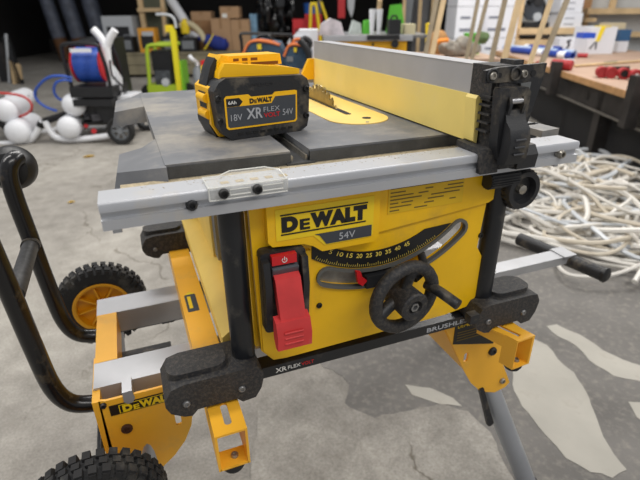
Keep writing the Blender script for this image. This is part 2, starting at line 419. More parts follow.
for i, s in enumerate(('5', '10', '15', '20', '25', '30', '35', '40', '45')):
    a = radians(-27+i*5.45); r = .1575; c = Vector((PC[0]+r*sin(a), .0284, PC[1]-r*cos(a))); xd = Vector((cos(a), 0, sin(a))); yd = Vector((-sin(a), 0, cos(a)))
    wd = .0088 if len(s) > 1 else .0042
    text('scale_number', s, c-xd*wd/2+yd*.0008, xd, yd, wd, .0062, tprint, band, th=.0004, bold=.01)
tk = B()
for i in range(60):
    a = radians(-32.45+i*1.09); L0 = .0055 if i % 5 == 0 else .0032; r = .1700
    c = Vector((PC[0]+(r-L0/2)*sin(a), .0283, PC[1]-(r-L0/2)*cos(a)))
    obox(tk, c, .0005, .0004, L0, Matrix.Rotation(-a, 3, 'Y'))
obj('scale_ticks', tk, tprint, band)
def rrect(x0, x1, z0, z1, r, n=5):
    out = []
    for cxx, czz, a0 in ((x1-r, z0+r, -90), (x1-r, z1-r, 0), (x0+r, z1-r, 90), (x0+r, z0+r, 180)):
        for i in range(n+1): a = radians(a0+90*i/n); out.append((cxx+r*cos(a), czz+r*sin(a)))
    return out
badge = obj('badge_plate', pr([(.171, .826), (.171, .768), (.176, .762), (.216, .759), (.228, .754), (.240, .7445), (.312, .7445), (.319, .752), (.319, .826)], 'y', .017, .035), yel, saw, bevel=.004, seg=3)
sti = obj('badge_label', pr([(.181, .8090), (.181, .7690), (.228, .7685), (.243, .7530), (.305, .7530), (.310, .757), (.310, .8090)], 'y', .0162, .0175), label_yel, badge)
obj('label_bar', bx(.187, .301, .0156, .0164, .8005, .8022), ink, sti); obj('label_bar', bx(.187, .299, .0156, .0164, .7755, .7772), ink, sti)
wordmark('brand_lettering', (.188, .0162, .7790), X, Z, .112, .0200, ink, sti, bold=.085)
tb = obj('voltage_tab', pr([(.230, .7700), (.236, .7675), (.245, .7545), (.3075, .7545), (.3075, .7700)], 'y', .0155, .0164), grey_ink, sti)
text('voltage_lettering', '54V', (.262, .0155, .7575), X, Z, .022, .0092, lite_ink, tb, bold=.0)
rt_ = obj('rating_label', bx(.335, .452, .0252, .0262, .776, .818), mat('rating_label', (226, 182, 20), .4), panel)
text('rating_lettering', 'DCS7485', (.338, .0252, .812), X, Z, .018, .0036, ink, rt_)
rl = B()
for z, segs in ((.8095, ((.338, .45),)), (.804, ((.338, .36), (.39, .402), (.425, .45))), (.799, ((.338, .372), (.38, .395), (.42, .45))), (.794, ((.338, .385), (.40, .445))), (.789, ((.338, .35), (.355, .372), (.395, .42))), (.784, ((.338, .37), (.39, .405), (.43, .44))), (.779, ((.338, .352), (.375, .395)))):
    for a, b in segs: box(rl, a, b, .0248, .0253, z, z+.0016)
obj('rating_print', rl, dim_ink, rt_)
for p in ((.240, .656), (.497, .715)): bolt('panel_screw', (p[0], .0305, p[1]), -Y, .0042, .003, ink, panel)
# power switch
swb = B(); prism(swb, rrect(.159, .216, .644, .758, .006), 'y', .012, .03)
sw_ = obj('power_switch', swb, blk, saw, bevel=.003)
for x in (.1595, .2075): obj('switch_cheek', pr([(.030, .753), (.002, .750), (-.003, .715), (.004, .656), (.030, .650)], 'x', x, x+.008), blk, sw_, bevel=.002)
rs = obj('power_sticker', pr([(.171, .7435), (.202, .7435), (.202, .7555), (.171, .7555)], 'y', .0045, .013), redl, sw_, bevel=.001)
tb2 = B(); tube(tb2, [(.1865+.003*sin(radians(a)), .0042, .7492+.003*cos(radians(a))) for a in range(35, 326, 29)], .0005, 6, n=0); box(tb2, .186, .187, .0036, .0046, .7492, .7532)
obj('power_symbol', tb2, white, rs)
obj('switch_rocker', pr([(.012, .741), (.003, .738), (.007, .727), (.012, .724)], 'x', .171, .204), mat('rocker_grey', (88, 92, 98), .45), sw_, bevel=.0015)
pb = B()
prism(pb, [(.010, .732), (-.002, .727), (-.016, .684), (-.020, .671), (-.014, .667), (-.004, .684), (.008, .712)], 'x', .172, .204)
prism(pb, [(-.008, .682), (-.020, .678), (-.026, .660), (-.024, .640), (-.014, .638), (-.006, .650)], 'x', .165, .209)
pad = obj('stop_paddle', pb, red, sw_, bevel=.003, seg=3)
for z in (.649, .657, .665): obj('paddle_rib', cy((.174, -.0250-(z-.649)*.05, z), (.198, -.0250-(z-.649)*.05, z), .0014, seg=10), red, pad)
# bevel pointer + handwheel
obj('bevel_pointer', pr([(.290, .702), (.297, .700), (.299, .692), (.307, .685), (.300, .678), (.293, .684)], 'y', .020, .026), redl, saw, bevel=.0006)
obj('bevel_clamp', bx(.306, .350, .02, .05, .672, .690), blk, saw, bevel=.005)
hw = thing('handwheel', '', 'x', (.34, 0, .676)); del hw['label']; del hw['category']; hw.parent = saw; hw.location = WL[hw]-WL[saw]
HC = Vector((.3415, -.021, .6745))
hn = Vector((.10, -1, -.05)).normalized(); hu = hn.cross(Z).normalized(); hv = hu.cross(hn).normalized()
if hv.z < 0: hv = -hv
if hu.x < 0: hu = -hu
obj('wheel_ring', tube(B(), [HC+.0455*(cos(2*pi*i/28)*hu+sin(2*pi*i/28)*hv) for i in range(28)], .0088, 12, closed=True, n=1), blkd, hw)
sp = B()
for a in (205, 320, 80):
    e = HC+.042*(cos(radians(a))*hu+sin(radians(a))*hv); s_ = HC-hn*.004
    tube(sp, [s_, (s_+e)/2-hn*.002, e], .0085, 10, n=3)
obj('wheel_spoke', sp, blk, hw)
hub = HC+hn*.022+hu*.002+hv*-.004
obj('wheel_hub', la([(0, -.055), (.019, -.055), (.0205, -.002), (.0185, .0), (.0105, .0), (.0085, -.006), (0, -.006)], hub, hn, 28), blkd, hw)
obj('hub_nut', la([(0, -.006), (.0065, -.006), (.0065, -.001), (.004, -.001), (.004, -.005), (0, -.005)], hub, hn, 6), tin, hw)
hk = HC+.040*hu+.006*hv
obj('crank_handle', tube(B(), [hk+hn*-.006, hk+hn*.02+hu*.004, hk+hn*.047+hu*.010-hv*.004], .0072, 14, n=3), blk, hw)
obj('crank_shaft', cy(HC+hn*.0, HC-hn*.09, .009), blk, hw)
lk = obj('bevel_lock_lever', tube(B(), [(.40, .035, .70), (.385, .005, .695), (.365, -.004, .688)], .006, 10), blk, saw)
obj('lock_lever_stub', bx(.440, .455, -.040, -.028, .616, .630), blk, saw, bevel=.004)
# cage: posts, bar, corner feet
for x in (.1325, .520):
    pst = obj('cage_post', tube(B(), [(x, .034, .60), (x, .034, .822)], .0155, 20, n=1), tubm, saw)
for x in (.1325, .5035):
    obj('cage_post', tube(B(), [(x, .52, .59), (x, .52, .822)], .0137, 20, n=1), tubm, saw)
bar = obj('base_bar', bx(.145, .50, .030, .055, .556, .5735), tubm, saw, bevel=.006, seg=3)
obj('base_bar', tube(B(), [(.1, .52, .57), (.54, .52, .57)], .010, 16, n=1), tubm, saw)
obj('side_bar', tube(B(), [(.1325, .06, .572), (.1325, .5, .572)], .010, 16, n=1), tubm, saw); obj('side_bar', tube(B(), [(.5035, .06, .572), (.5035, .5, .572)], .010, 16, n=1), tubm, saw)
text('bar_lettering', 'XR', (.174, .0298, .5605), X, Z, .016, .0075, white, bar, bold=.01)
text('bar_lettering', 'FLEX', (.192, .0298, .5615), X, Z, .0185, .0055, white, bar)
text('bar_lettering', 'VOLT', (.212, .0298, .5615), X, Z, .019, .0055, redl, bar)
text('bar_lettering', 'BRUSHLESS', (.420, .0298, .5605), X, Z, .085, .0075, lite_ink, bar, bold=.01)
def foot(x0, x1, y0, y1, z0, z1, flip):
    n = 14; pf = []
    bm = B()
    xm = lambda t: x0+(x1-x0)*t
    outline = [(xm(0), z0+.012), (xm(.04), z0), (xm(.16), z0-.010), (xm(.24), z0-.012), (xm(.30), z0-.004), (xm(.70), z0-.004), (xm(.76), z0-.012), (xm(.9), z0-.010), (xm(.97), z0+.004), (xm(1), z0+.02), (xm(1), z1-.014), (xm(.95), z1-.002), (xm(.85), z1), (xm(.2), z1), (xm(.08), z1-.004), (xm(0), z1-.02)]
    prism(bm, outline, 'y', y0, y1)
    f = obj('corner_foot', bm, blkd, saw, bevel=.006, seg=3)
    a, b = (.06, .66) if not flip else (.36, .94)
    obj('foot_pad', pr(rrect(xm(a), xm(b), y0+.012, y1-.012, .016), 'z', z1-.006, z1+.007), blkd, f, bevel=.003)
    for t in (.2, .76): bolt('foot_bolt', (xm(t), y0+.0005, (z0+z1)/2-.010), -Y, .0048, .003, tin, f)
foot(.025, .150, .000, .066, .566, .606, False)
foot(.487, .610, .000, .066, .566, .606, True)
foot(.022, .15, .485, .55, .556, .596, False); foot(.487, .610, .485, .55, .556, .596, True)
# fence adjust knob under the rail
kn = B(); lathe(kn, [(0, 0), (.027, 0), (.0295, .004), (.0295, .018), (.027, .023), (.020, .023), (.018, .013), (0, .013)], (.543, .03, .786), -Y, 36)
for i in range(24):
    a = 2*pi*i/24; obox(kn, Vector((.543+.0295*cos(a), .0195, .786+.0295*sin(a))), .002, .015, .0024, Matrix.Rotation(-a, 3, 'Y'))
kb = obj('fence_knob', kn, blk, saw)
obj('knob_bolt', la([(0, 0), (.007, 0), (.007, .007), (.003, .009), (0, .009)], (.543, .017, .786), -Y, 8), zinc, kb)
obj('knob_shaft', cy((.543, .028, .786), (.543, .12, .786), .008), blk, kb)
gr = B(); cyl(gr, (.482, .018, .806), (.532, .018, .806), .012, seg=24)
for i in range(20):
    a = 2*pi*i/20; obox(gr, Vector((.507, .018+.0125*cos(a), .806+.0125*sin(a))), .048, .0018, .0018, Matrix.Identity(3))
obj('rack_gear', gr, blk, saw)

# ------------------------------------------------------------------ RIP FENCE
fen = thing('rip_fence', 'grey aluminium rip fence with yellow strip and black lock, across the saw table', 'fence', (.48, .05, .856))
fb = obj('fence_beam', pr([(.46, .900), (.46, .954), (.495, .954), (.495, .860), (.468, .860), (.468, .900)], 'y', .045, .615), fencem, fen, bevel=.0012)
obj('top_strip', bx(.4595, .4625, .046, .614, .9535, .9545), alu_b, fb)
fy = [(.4585, .858), (.4585, .918), (.467, .918), (.467, .858)]
fstr = mat('fence_yellow', (238, 214, 124), .45, var=.05, dust=((220, 200, 140), .5, .85, 6))
ys = obj('fence_strip', pr(fy, 'y', .043, .617), fstr, fen, bevel=.001, label='yellow fold-down fence strip')
obj('strip_end', pr([(.456, .861), (.452, .915), (.455, .919), (.462, .914), (.462, .856)], 'y', .024, .045), fstr, ys, bevel=.002)
obj('strip_tail', pr([(.43, .885), (.446, .917), (.46, .917), (.46, .872), (.442, .872)], 'y', .612, .622), bat_yel, ys, bevel=.002)
obj('end_cap', pr([(.4585, .914), (.4585, .9555), (.50, .9555), (.50, .862), (.470, .862), (.470, .914)], 'y', .006, .046), blkd, fen, bevel=.002)
obj('cap_button', pr([(.490, .955), (.490, .9605), (.504, .9605), (.504, .955)], 'y', .008, .034), blkd, fen, bevel=.002)
lp = obj('lock_plate', pr([(.441, .9515), (.441, .937), (.475, .937), (.507, .932), (.506, .895), (.500, .865), (.513, .865), (.521, .9), (.5295, .938), (.5315, .9565), (.46, .9545)], 'y', -.002, .0045), blk, fen, bevel=.001)
for x, z, r in ((.450, .9455, .0072), (.4845, .946, .0072)):
    obj('slot_ring', tube(B(), [(x+r*cos(2*pi*i/16), -.003, z+r*sin(2*pi*i/16)) for i in range(16)], .0014, 8, closed=True, n=1), blk, lp)
for x, z in ((.450, .9455), (.4965, .9455)): bolt('plate_bolt', (x, -.002, z), -Y, .0050, .004, zinc, lp)
obj('plate_hole', cy((.512, -.0028, .9455), (.512, -.0015, .9455), .0038), pile_dark, lp)
obj('plate_hole', cy((.461, -.0028, .9455), (.461, -.0015, .9455), .003), pile_dark, lp)
hd = obj('lock_head', pr([(.464, .835), (.464, .937), (.508, .934), (.506, .865), (.512, .838)], 'y', -.001, .030), blkd, fen, bevel=.003)
for i in range(5): obj('head_rib', bx(.456, .466, .002, .022, .876+i*.0105, .8785+i*.0105), blkd, hd)
yk = B()
prism(yk, [(.4555, .928), (.4575, .932), (.495, .932), (.5005, .926), (.500, .852), (.4925, .844), (.4925, .920), (.4665, .920), (.4665, .844), (.461, .862)], 'y', -.016, -.001)
obj('latch_yoke', yk, blk, fen, bevel=.002)
lat = B()
prism(lat, [(-.004, .910), (-.016, .906), (-.021, .893), (-.029, .886), (-.0335, .872), (-.032, .851), (-.028, .841), (-.016, .839), (-.010, .87), (-.004, .892)], 'x', .4655, .4955)
la_ = obj('latch_paddle', lat, blk, fen, bevel=.004, seg=3)
for z in (.855, .864, .873): obj('paddle_rib', cy((.4725, -.0335, z), (.4885, -.0335, z), .0014, seg=8), mat('worn_plastic', (64, 65, 68), .5), la_)
obj('latch_pin', cy((.4710, -.016, .9165), (.4880, -.016, .9165), .0036, seg=16), steel, la_)
for x in (.4670, .4880): obj('latch_ear', pr([(-.004, .922), (-.018, .922), (-.021, .913), (-.018, .900), (-.004, .900)], 'x', x, x+.004), blk, la_, bevel=.001)
obj('spring_clip', pr([(.492, .935), (.5075, .936), (.506, .906), (.499, .906)], 'y', -.006, -.003), mat('grey_clip', (120, 122, 122), .4, .6), fen)
obj('rail_hook', pr([(-.009, .826), (-.009, .848), (-.004, .857), (.046, .859), (.046, .8505), (-.0005, .8505), (-.0005, .826)], 'x', .447, .474), blkd, fen, bevel=.002)
obj('rail_hook', pr([(-.014, .828), (-.016, .846), (-.008, .857), (.046, .859), (.046, .8505), (-.0005, .8505), (-.0005, .826)], 'x', .500, .531), blk, fen, bevel=.003)
obj('hook_bridge', bx(.474, .500, -.010, -.001, .830, .850), blkd, fen, bevel=.003)

# ------------------------------------------------------------------ BATTERY
XF = Matrix.Translation((.158, .172, .8557)) @ Matrix.Rotation(.17, 4, 'Z')
bat = thing('battery_pack', 'yellow and black rechargeable battery pack standing on the grey saw table', 'battery', (.06, .04, 0))
W, H = .128, .082
sh = [(-.004, .018), (.002, .008), (.012, .0), (W-.008, .0), (W+.003, .006), (W+.006, .018), (W+.008, H-.018), (W+.004, H-.008), (W-.004, H-.003), (.010, H), (.0, H-.005), (-.008, H-.016)]
shell = obj('front_shell', pr(sh, 'y', 0, .040), blk, bat, bevel=.006, seg=3)
bd = [(-.008, .020), (.002, .002), (W, .002), (W+.004, .014), (W+.006, H-.02), (W-.004, H-.002), (.010, H), (-.008, H-.014)]
obj('pack_body', pr(bd, 'y', .022, .078), bat_yel, bat, bevel=.004, seg=3)
obj('side_guard', pr([(-.0085, .026), (-.008, .018), (.0, .0), (W, .0), (W+.005, .014), (W+.005, .03)], 'y', .03, .079), blk, bat, bevel=.003)
obj('side_guard', pr([(-.0095, .062), (-.0088, .040), (-.002, .040), (-.002, .062)], 'y', .034, .06), blk, bat, bevel=.002)
obj('side_bump', cy((-.008, .03, .054), (-.008, .06, .054), .0062), bat_yel, bat); obj('side_bump', cy((-.007, .03, .032), (-.007, .06, .032), .0062), bat_yel, bat)
obj('top_deck', pr([(.006, H-.003), (.008, H+.006), (.016, H+.017), (.098, H+.009), (.128, H+.004), (.128, H-.003)], 'y', .014, .078), bat_yel, bat, bevel=.003)
hs = [( .006, H-.008), (.012, H+.018), (.018, H+.026), (.026, H+.022), (.034, H+.012), (.034, H-.004)]
obj('latch_hump', pr(hs, 'y', .030, .078), bat_yel, bat, bevel=.004)
obj('release_button', pr([(-.006, H-.012), (.002, H+.010), (.010, H+.023), (.016, H+.016), (.008, H-.008)], 'y', .034, .066), blk, bat, bevel=.003)
rs_ = obj('terminal_block', pr([(.030, H+.008), (.030, H+.024), (.108, H+.024), (.110, H+.010)], 'y', .034, .076), bat_yel, bat, bevel=.002)
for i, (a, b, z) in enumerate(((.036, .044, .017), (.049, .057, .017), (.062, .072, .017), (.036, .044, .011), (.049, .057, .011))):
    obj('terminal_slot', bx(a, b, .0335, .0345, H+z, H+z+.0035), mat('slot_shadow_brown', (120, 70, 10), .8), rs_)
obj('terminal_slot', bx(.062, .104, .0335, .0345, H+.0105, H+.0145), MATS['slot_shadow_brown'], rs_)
lb = obj('front_label', pr([(.008, .015), (.111, .015), (.114, .018), (.115, .0585), (.112, .0595), (.080, .0595), (.076, .056), (.044, .056), (.040, .0595), (.008, .0595), (.005, .0565), (.005, .018)], 'y', -.0008, .001), bat_yel, bat)
obj('label_field', pr([(.010, .0175), (.109, .0175), (.1115, .020), (.1125, .0535), (.080, .0535), (.074, .0450), (.0075, .0450), (.0075, .020)], 'y', -.0012, -.0007), grey_ink, lb)
obj('capacity_tag', pr([(.0075, .0455), (.026, .0455), (.031, .0510), (.026, .0560), (.0075, .0560)], 'y', -.0012, -.0007), ink, lb)
text('capacity_lettering', '6Ah', (.010, -.0013, .0485), X, Z, .0115, .0045, white, lb, bold=.01)
wordmark('brand_lettering', (.041, -.0009, .0470), X, Z, .034, .0068, ink, lb, bold=.07, th=.0004)
text('voltage_lettering', '18V', (.012, -.0013, .0265), X, Z, .0165, .0085, lite_ink, lb, bold=-.005)
text('voltage_lettering', '54V', (.0905, -.0013, .0265), X, Z, .0165, .0085, lite_ink, lb, bold=-.005)
text('series_lettering', 'XR', (.035, -.0013, .0265), X, Z, .024, .0145, lite_ink, lb, bold=.02)
text('series_lettering', 'FLEX', (.061, -.0013, .0342), X, Z, .025, .0062, lite_ink, lb, bold=-.01)
text('series_lettering', 'VOLT', (.061, -.0013, .0262), X, Z, .025, .0062, redl, lb, bold=.01)
text('shell_lettering', 'LITHIUM ION', (.042, -.0003, .0690), X, Z, .036, .0035, mat('embossed_black', (44, 44, 46), .5), shell)
for p in ((-.003, .058), (-.003, .028), (W+.001, .06), (W+.001, .022)): bolt('shell_screw', (p[0], -.0006, p[1]), -Y, .0045, .0035, ink, shell)
for i in range(8): obj('vent', bx(.022+i*.011, .029+i*.011, -.0008, .0, .006, .009), ink, shell)
XF = Matrix.Identity(4)

# ------------------------------------------------------------------ ROLLING STAND
st = thing('rolling_stand', 'folding rolling stand with yellow brackets, aluminium tubes and two wheels, under the saw', 'saw stand', (.3, .3, 0))
for y0, y1 in ((.167, .229), (.375, .435)):
    t = obj('cross_tube', box(B(), -.077, .70, y0, y1, .455, .50), alu_b, st, bevel=.0035)
obj('tube_clip', pr([(-.036, .5035), (-.022, .5035), (-.020, .488), (-.024, .481), (-.031, .480), (-.036, .485)], 'y', .1375, .172), alu_b, st, bevel=.002)
# end bracket and channels under the saw
obj('end_bracket', bx(-.076, -.042, .229, .375, .448, .5005), stand_yel, st, bevel=.006)
x0, x1, yf = .074, .114, -.047
ch = obj('saw_rail', bx(x0, x1, yf, .60, .496, .556), stand_yel, st, bevel=.002)
cut(ch, bx(x0+.003, x1-.003, -.06, .61, .49, .553)); cut(ch, pr(rrect((x0+x1)/2-.0045, (x0+x1)/2+.0045, yf+.014, yf+.052, .004), 'z', .54, .57))
lip = obj('rail_lip', bx(x0+.002, x1-.002, yf, yf+.028, .496, .499), stand_yel, ch, bevel=.001)
bolt('lip_bolt', ((x0+x1)/2+.003, yf+.015, .499), Z, .005, .004, zinc, lip)
obj('rubber_foot', la([(0, 0), (.013, 0), (.016, .006), (.016, .012), (0, .012)], ((x0+x1)/2, yf+.014, .484), Z, 24), rub, ch)
ch = obj('saw_rail', bx(.512, .556, .15, .60, .500, .556), stand_yel, st, bevel=.002)
cut(ch, bx(.515, .553, .14, .61, .49, .553))
ch2 = obj('rail_mouth', pr([(.541, -.037), (.577, -.035), (.571, -.014), (.534, -.014)], 'z', .500, .556), stand_yel, ch, bevel=.0015)
cut(ch2, pr([(.5455, -.047), (.5765, -.047), (.558, .01), (.526, .01)], 'z', .49, .553))
obj('rail_skirt', pr([(.534, -.0145), (.5365, -.0145), (.522, .03), (.5195, .03)], 'z', .532, .5555), stand_yel, ch2)
tg_ = obj('rail_tongue', pr([(.534, -.016), (.571, -.015), (.566, .035), (.556, .155), (.512, .155), (.516, .02)], 'z', .5525, .5558), stand_yel, ch)
cut(ch2, pr([(.5505, -.028), (.5575, -.026), (.546, .006), (.539, .003)], 'z', .54, .57)); cut(tg_, pr([(.5505, -.028), (.5575, -.026), (.540, .022), (.533, .019)], 'z', .54, .57))
lip = obj('rail_lip', pr([(.5435, -.037), (.576, -.035), (.571, -.0145), (.5375, -.0145)], 'z', .500, .503), stand_yel, ch2)
cut(ch2, pr([(.541, -.0359), (.5749, -.0339), (.564, .002), (.5, .002)], 'z', .49, .4995))
bolt('lip_bolt', (.560, -.024, .503), Z, .005, .004, zinc, lip)
obj('rubber_foot', la([(0, 0), (.012, 0), (.015, .006), (.015, .012), (0, .012)], (.558, -.020, .488), Z, 24), rub, ch2)
wl = obj('warning_sticker', pr([(.081, .235), (.081, .290), (.0905, .303), (.100, .290), (.100, .235)], 'z', .556, .5564), grey_ink, st)
obj('sticker_patch', pr([(.082, .292), (.0905, .302), (.099, .292)], 'z', .5563, .5567), label_yel, wl); obj('sticker_patch', bx(.085, .091, .245, .285, .5563, .5567), label_yel, wl)
# side plates
def plate(pts, y0, y1, holes, bolts, name='leg_plate'):
    o = obj(name, pr(pts, 'y', y0, y1), stand_yel, st, bevel=.0012)
    for h in holes: cut(o, pr(rrect(*h, .0038), 'y', y0-.02, y1+.02))
    for b in bolts: bolt('plate_bolt', (b[0], y0, b[1]), -Y, b[2], .005, b[3], o)
    return o
lpts = [(-.070, .497), (-.060, .494), (.060, .493), (.062, .44), (.054, .40), (.040, .37), (.020, .345), (-.004, .325), (-.075, .325)]
rusty = mat('rusty_bolt', (84, 52, 34), .7, .3, var=.3, vs=90)
pl = plate(lpts, .140, .1445, [(.031, .040, .408, .437)], [(-.041, .4315, .0085, rusty), (-.0645, .488, .0045, blk)])
for y0, y1 in ((.140, .25),): obj('plate_web', bx(-.079, -.068, y0, y1, .33, .496), stand_yel, st, bevel=.003)
stk = obj('brand_sticker', pr([(-.058, .464), (.050, .464), (.050, .483), (-.058, .483)], 'y', .1385, .1402), mat('sticker_black', (28, 27, 24), .4), pl)
obj('sticker_field', bx(-.045, .048, .1381, .1386, .4655, .4815), label_yel, stk)
obj('sticker_field', bx(-.0435, .048, .1377, .1382, .4665, .4805), MATS['sticker_black'], stk)
wordmark('brand_lettering', (-.040, .1376, .4670), X, Z, .075, .013, label_yel, stk, bold=.06)
rpts = [(.476, .548), (.560, .548), (.582, .498), (.600, .480), (.612, .455), (.614, .425), (.645, .362), (.636, .353), (.612, .348), (.577, .362), (.550, .392), (.528, .43), (.503, .48), (.478, .53)]
pr_ = plate(rpts, .055, .059, [(.524, .533, .449, .469)], [(.586, .456, .0085, blk), (.624, .374, .006, zinc)])
obj('plate_fold', pr([(.474, .546), (.476, .53), (.503, .478), (.528, .43), (.531, .432), (.506, .480), (.480, .532), (.478, .546)], 'y', .058, .17), stand_yel, pr_)
obj('plate_fold', pr([(.476, .500), (.545, .500), (.545, .42), (.528, .43), (.503, .48)], 'y', .15, .167), stand_yel, pr_)
sb = obj('model_sticker', pr([(.495, .498), (.584, .474), (.586, .500), (.575, .530), (.495, .545)], 'y', .0537, .0552), MATS['sticker_black'], pr_)
text('model_lettering', 'DE7400', (.500, .0536, .530), X, Z, .030, .007, label_yel, sb)
sm = B()
for i in range(4): box(sm, .501, .56-.01*(i % 2), .0532, .0537, .503+i*.0055, .5045+i*.0055)
obj('sticker_print', sm, dim_ink, sb)
# legs
def leg(p0, p1, lab=None):
    o = obj('leg', tube(B(), [p0, p1], .0205, 24, n=1), mat('leg_aluminium', (176, 180, 186), .38, .5, var=.05), st)
    d = (Vector(p1)-Vector(p0)).normalized()
    obj('leg_tip', cyl(B(), Vector(p1)-d*.03, Vector(p1), .0235), rub, o)
leg((.590, .082, .400), (.762, .040, .012))
obj('leg_release', pr([(.571, .372), (.580, .372), (.623, .266), (.616, .260), (.610, .262)], 'y', .052, .060), blk, st, bevel=.002)
leg((.600, .42, .46), (.92, .60, .010))
leg((-.015, .165, .42), (-.052, .11, .010)); leg((-.058, .405, .462), (-.10, .47, .010))
# wheels
def wheel(cy_, cz, cx_):
    c = Vector((cx_, cy_, cz)); R = .0925; tw = .021
    bm = la([(.058, -tw*.8), (.070, -tw), (.083, -tw), (R-.006, -tw*.75), (R-.003, -tw*.3), (R-.003, tw*.3), (R-.006, tw*.75), (.083, tw), (.070, tw), (.058, tw*.8), (.058, -tw*.8)], c, Y, 56)
    n = 34
    for i in range(n):
        for k, (yo, wd) in enumerate(((-.0135, .013), (.0135, .013), (0, .010))):
            a = 2*pi*(i+(.5 if k == 1 else 0)+(.25 if k == 2 else 0))/n
            obox(bm, c+Vector((R*cos(a)*.985, yo, R*sin(a)*.985)), .0075, wd, .0105, Matrix.Rotation(-a, 3, 'Y'))
        for k, sg in ((0, -1), (.5, 1)):
            a = 2*pi*(i+k)/n; obox(bm, c+Vector(((R-.007)*cos(a), sg*.0195, (R-.007)*sin(a))), .012, .005, .009, Matrix.Rotation(-a, 3, 'Y'))
    w_ = thing('wheel', '', 'x', c); del w_['label']; del w_['category']; w_.parent = st; w_.location = WL[w_]-WL[st]
    obj('tire', bm, rub, w_)
    h = la([(.0575, -.018), (.060, -.020), (.060, .020), (.0575, .018), (.054, -.004), (.015, -.006), (.0575, -.006)], c, Y, 40)
    h = B(); lathe(h, [(.0605, -.0195), (.0565, -.0205), (.0525, -.0185), (.051, .0), (.014, .002), (.014, -.012), (0, -.012)], c, Y, 40)
    lathe(h, [(.0605, .0195), (.0565, .0205), (.0525, .0185), (.051, .004), (.014, .006), (.014, .012), (0, .012)], c, Y, 40)
    for i in range(8):
        a = 2*pi*i/8+.2; obox(h, c+Vector((.033*cos(a), -.006, .033*sin(a))), .040, .014, .0035, Matrix.Rotation(-a, 3, 'Y'))
    obj('wheel_rim', h, mat('rim_yellow', (226, 158, 12), .42, var=.1), w_)
wheel(.545, .427, -.082); wheel(.055, .377, -.089)
obj('wheel_axle', cy((-.0885, .03, .3765), (-.0822, .57, .4275), .006), tubm, st)
# push handle with grips
hb = B()
for y in (.19, .38):
    tube(hb, [(-.060, y, .455), (-.090, y, .455), (-.118, y, .468), (-.134, y, .505), (-.141, y, .58), (-.147, y, .68), (-.151, y, .745), (-.150, y+.001, .785), (-.143, y+.006, .803), (-.136, y+.02, .806)] if y > .3 else [(-.060, y, .455), (-.090, y, .455), (-.118, y, .468), (-.134, y, .505), (-.141, y, .58), (-.147, y, .68), (-.153, y, .76), (-.156, y, .80), (-.156, y, .84)], .0135, 16, n=5)
han = obj('push_handle', hb, handm, st)
obj('handle_crossbar', cy((-.145, .20, .665), (-.147, .37, .665), .0125, seg=18), mat('crossbar_grey', (66, 66, 66), .45, .2, var=.3, vs=120), han)
obj('crossbar_collar', cy((-.147, .362, .665), (-.147, .372, .665), .0145, seg=18), blk, han)
obj('foam_grip', la([(0, -.030), (.016, -.030), (.028, -.026), (.035, -.014), (.037, .004), (.034, .018), (.024, .028), (0, .030)], (-.152, .425, .784), (.05, 1, -.1), 32), grip, han)
obj('brake_bar', cy((-.05, .40, .445), (.09, .40, .445), .007), blk, st); obj('brake_block', bx(.035, .06, .41, .435, .428, .456), blk, st, bevel=.004)
obj('fold_latch', bx(-.03, -.005, .30, .325, .36, .44), blk, st, bevel=.005); obj('latch_link', bx(-.05, .045, .305, .32, .43, .446), blk, st, bevel=.003)
# extension arm with T grip at the right
obj('extension_arm', bx(.70, .965, .236, .274, .470, .490), alu_b, st, bevel=.002)
tg = obj('work_support', cy((.938, .380, .474), (.980, .165, .474), .0165, seg=20), blk, st, bevel=.003)
obj('support_cap', la([(.0165, 0), (.018, .004), (.018, .010), (.012, .014), (0, .014)], (.980, .165, .474), (.042, -.215, 0), 20), grip, tg)
obj('support_plate', bx(.935, .972, .232, .278, .488, .4925), alu_b, tg, bevel=.001)

# ------------------------------------------------------------------ floor patches
def fpt(px, py):
    d = fw + rt*((px-320)/FPX) - up*((py-240)/FPX); t = -CAM.z/d.z; p = CAM+d*t; return (p.x, p.y)
dark_pts = [(1.02, 3.3), (.50, 1.1), (.50, .52), (.36, .22), (.40, .06), (.52, -.05), (.44, -.2), (.62, -.35), (1.6, -.4), (2.6, .2), (3.0, .9), (2.2, 1.1), (2.0, 1.5), (1.75, 3.4)]
patch('floor_2', [(x, y, 0) for x, y in dark_pts], asph, -.002, .0012, amp=.03)
patch('floor_3', [(*fpt(*p), 0) for p in ((322, 366), (345, 402), (374, 420), (400, 412), (440, 405), (470, 414), (495, 440), (512, 482), (400, 520), (250, 500), (260, 400))], conc, -.001, .0026)
patch('floor_4', [(*fpt(*p), 0) for p in ((405, 385), (430, 388), (452, 398), (462, 407), (440, 405), (412, 395))], palep, -.001, .0026, amp=.006)
patch('floor_5', [(*fpt(*p), 0) for p in ((515, 362), (532, 337), (548, 346), (560, 360), (574, 374), (584, 392), (594, 412), (604, 436), (626, 470), (612, 478), (590, 472), (565, 457), (545, 436), (530, 414), (512, 390))], palep, -.001, .0026)
patch('floor_6', [(*fpt(*p), 0) for p in ((547, 327), (558, 325), (580, 335), (600, 350), (622, 361), (650, 372), (650, 384), (615, 377), (596, 366), (576, 347), (560, 338))], palep, -.001, .0026)
patch('floor_7', [(*fpt(*p), 0) for p in ((630, 402), (655, 404), (655, 430), (636, 418))], palep, -.001, .0026, amp=.006)

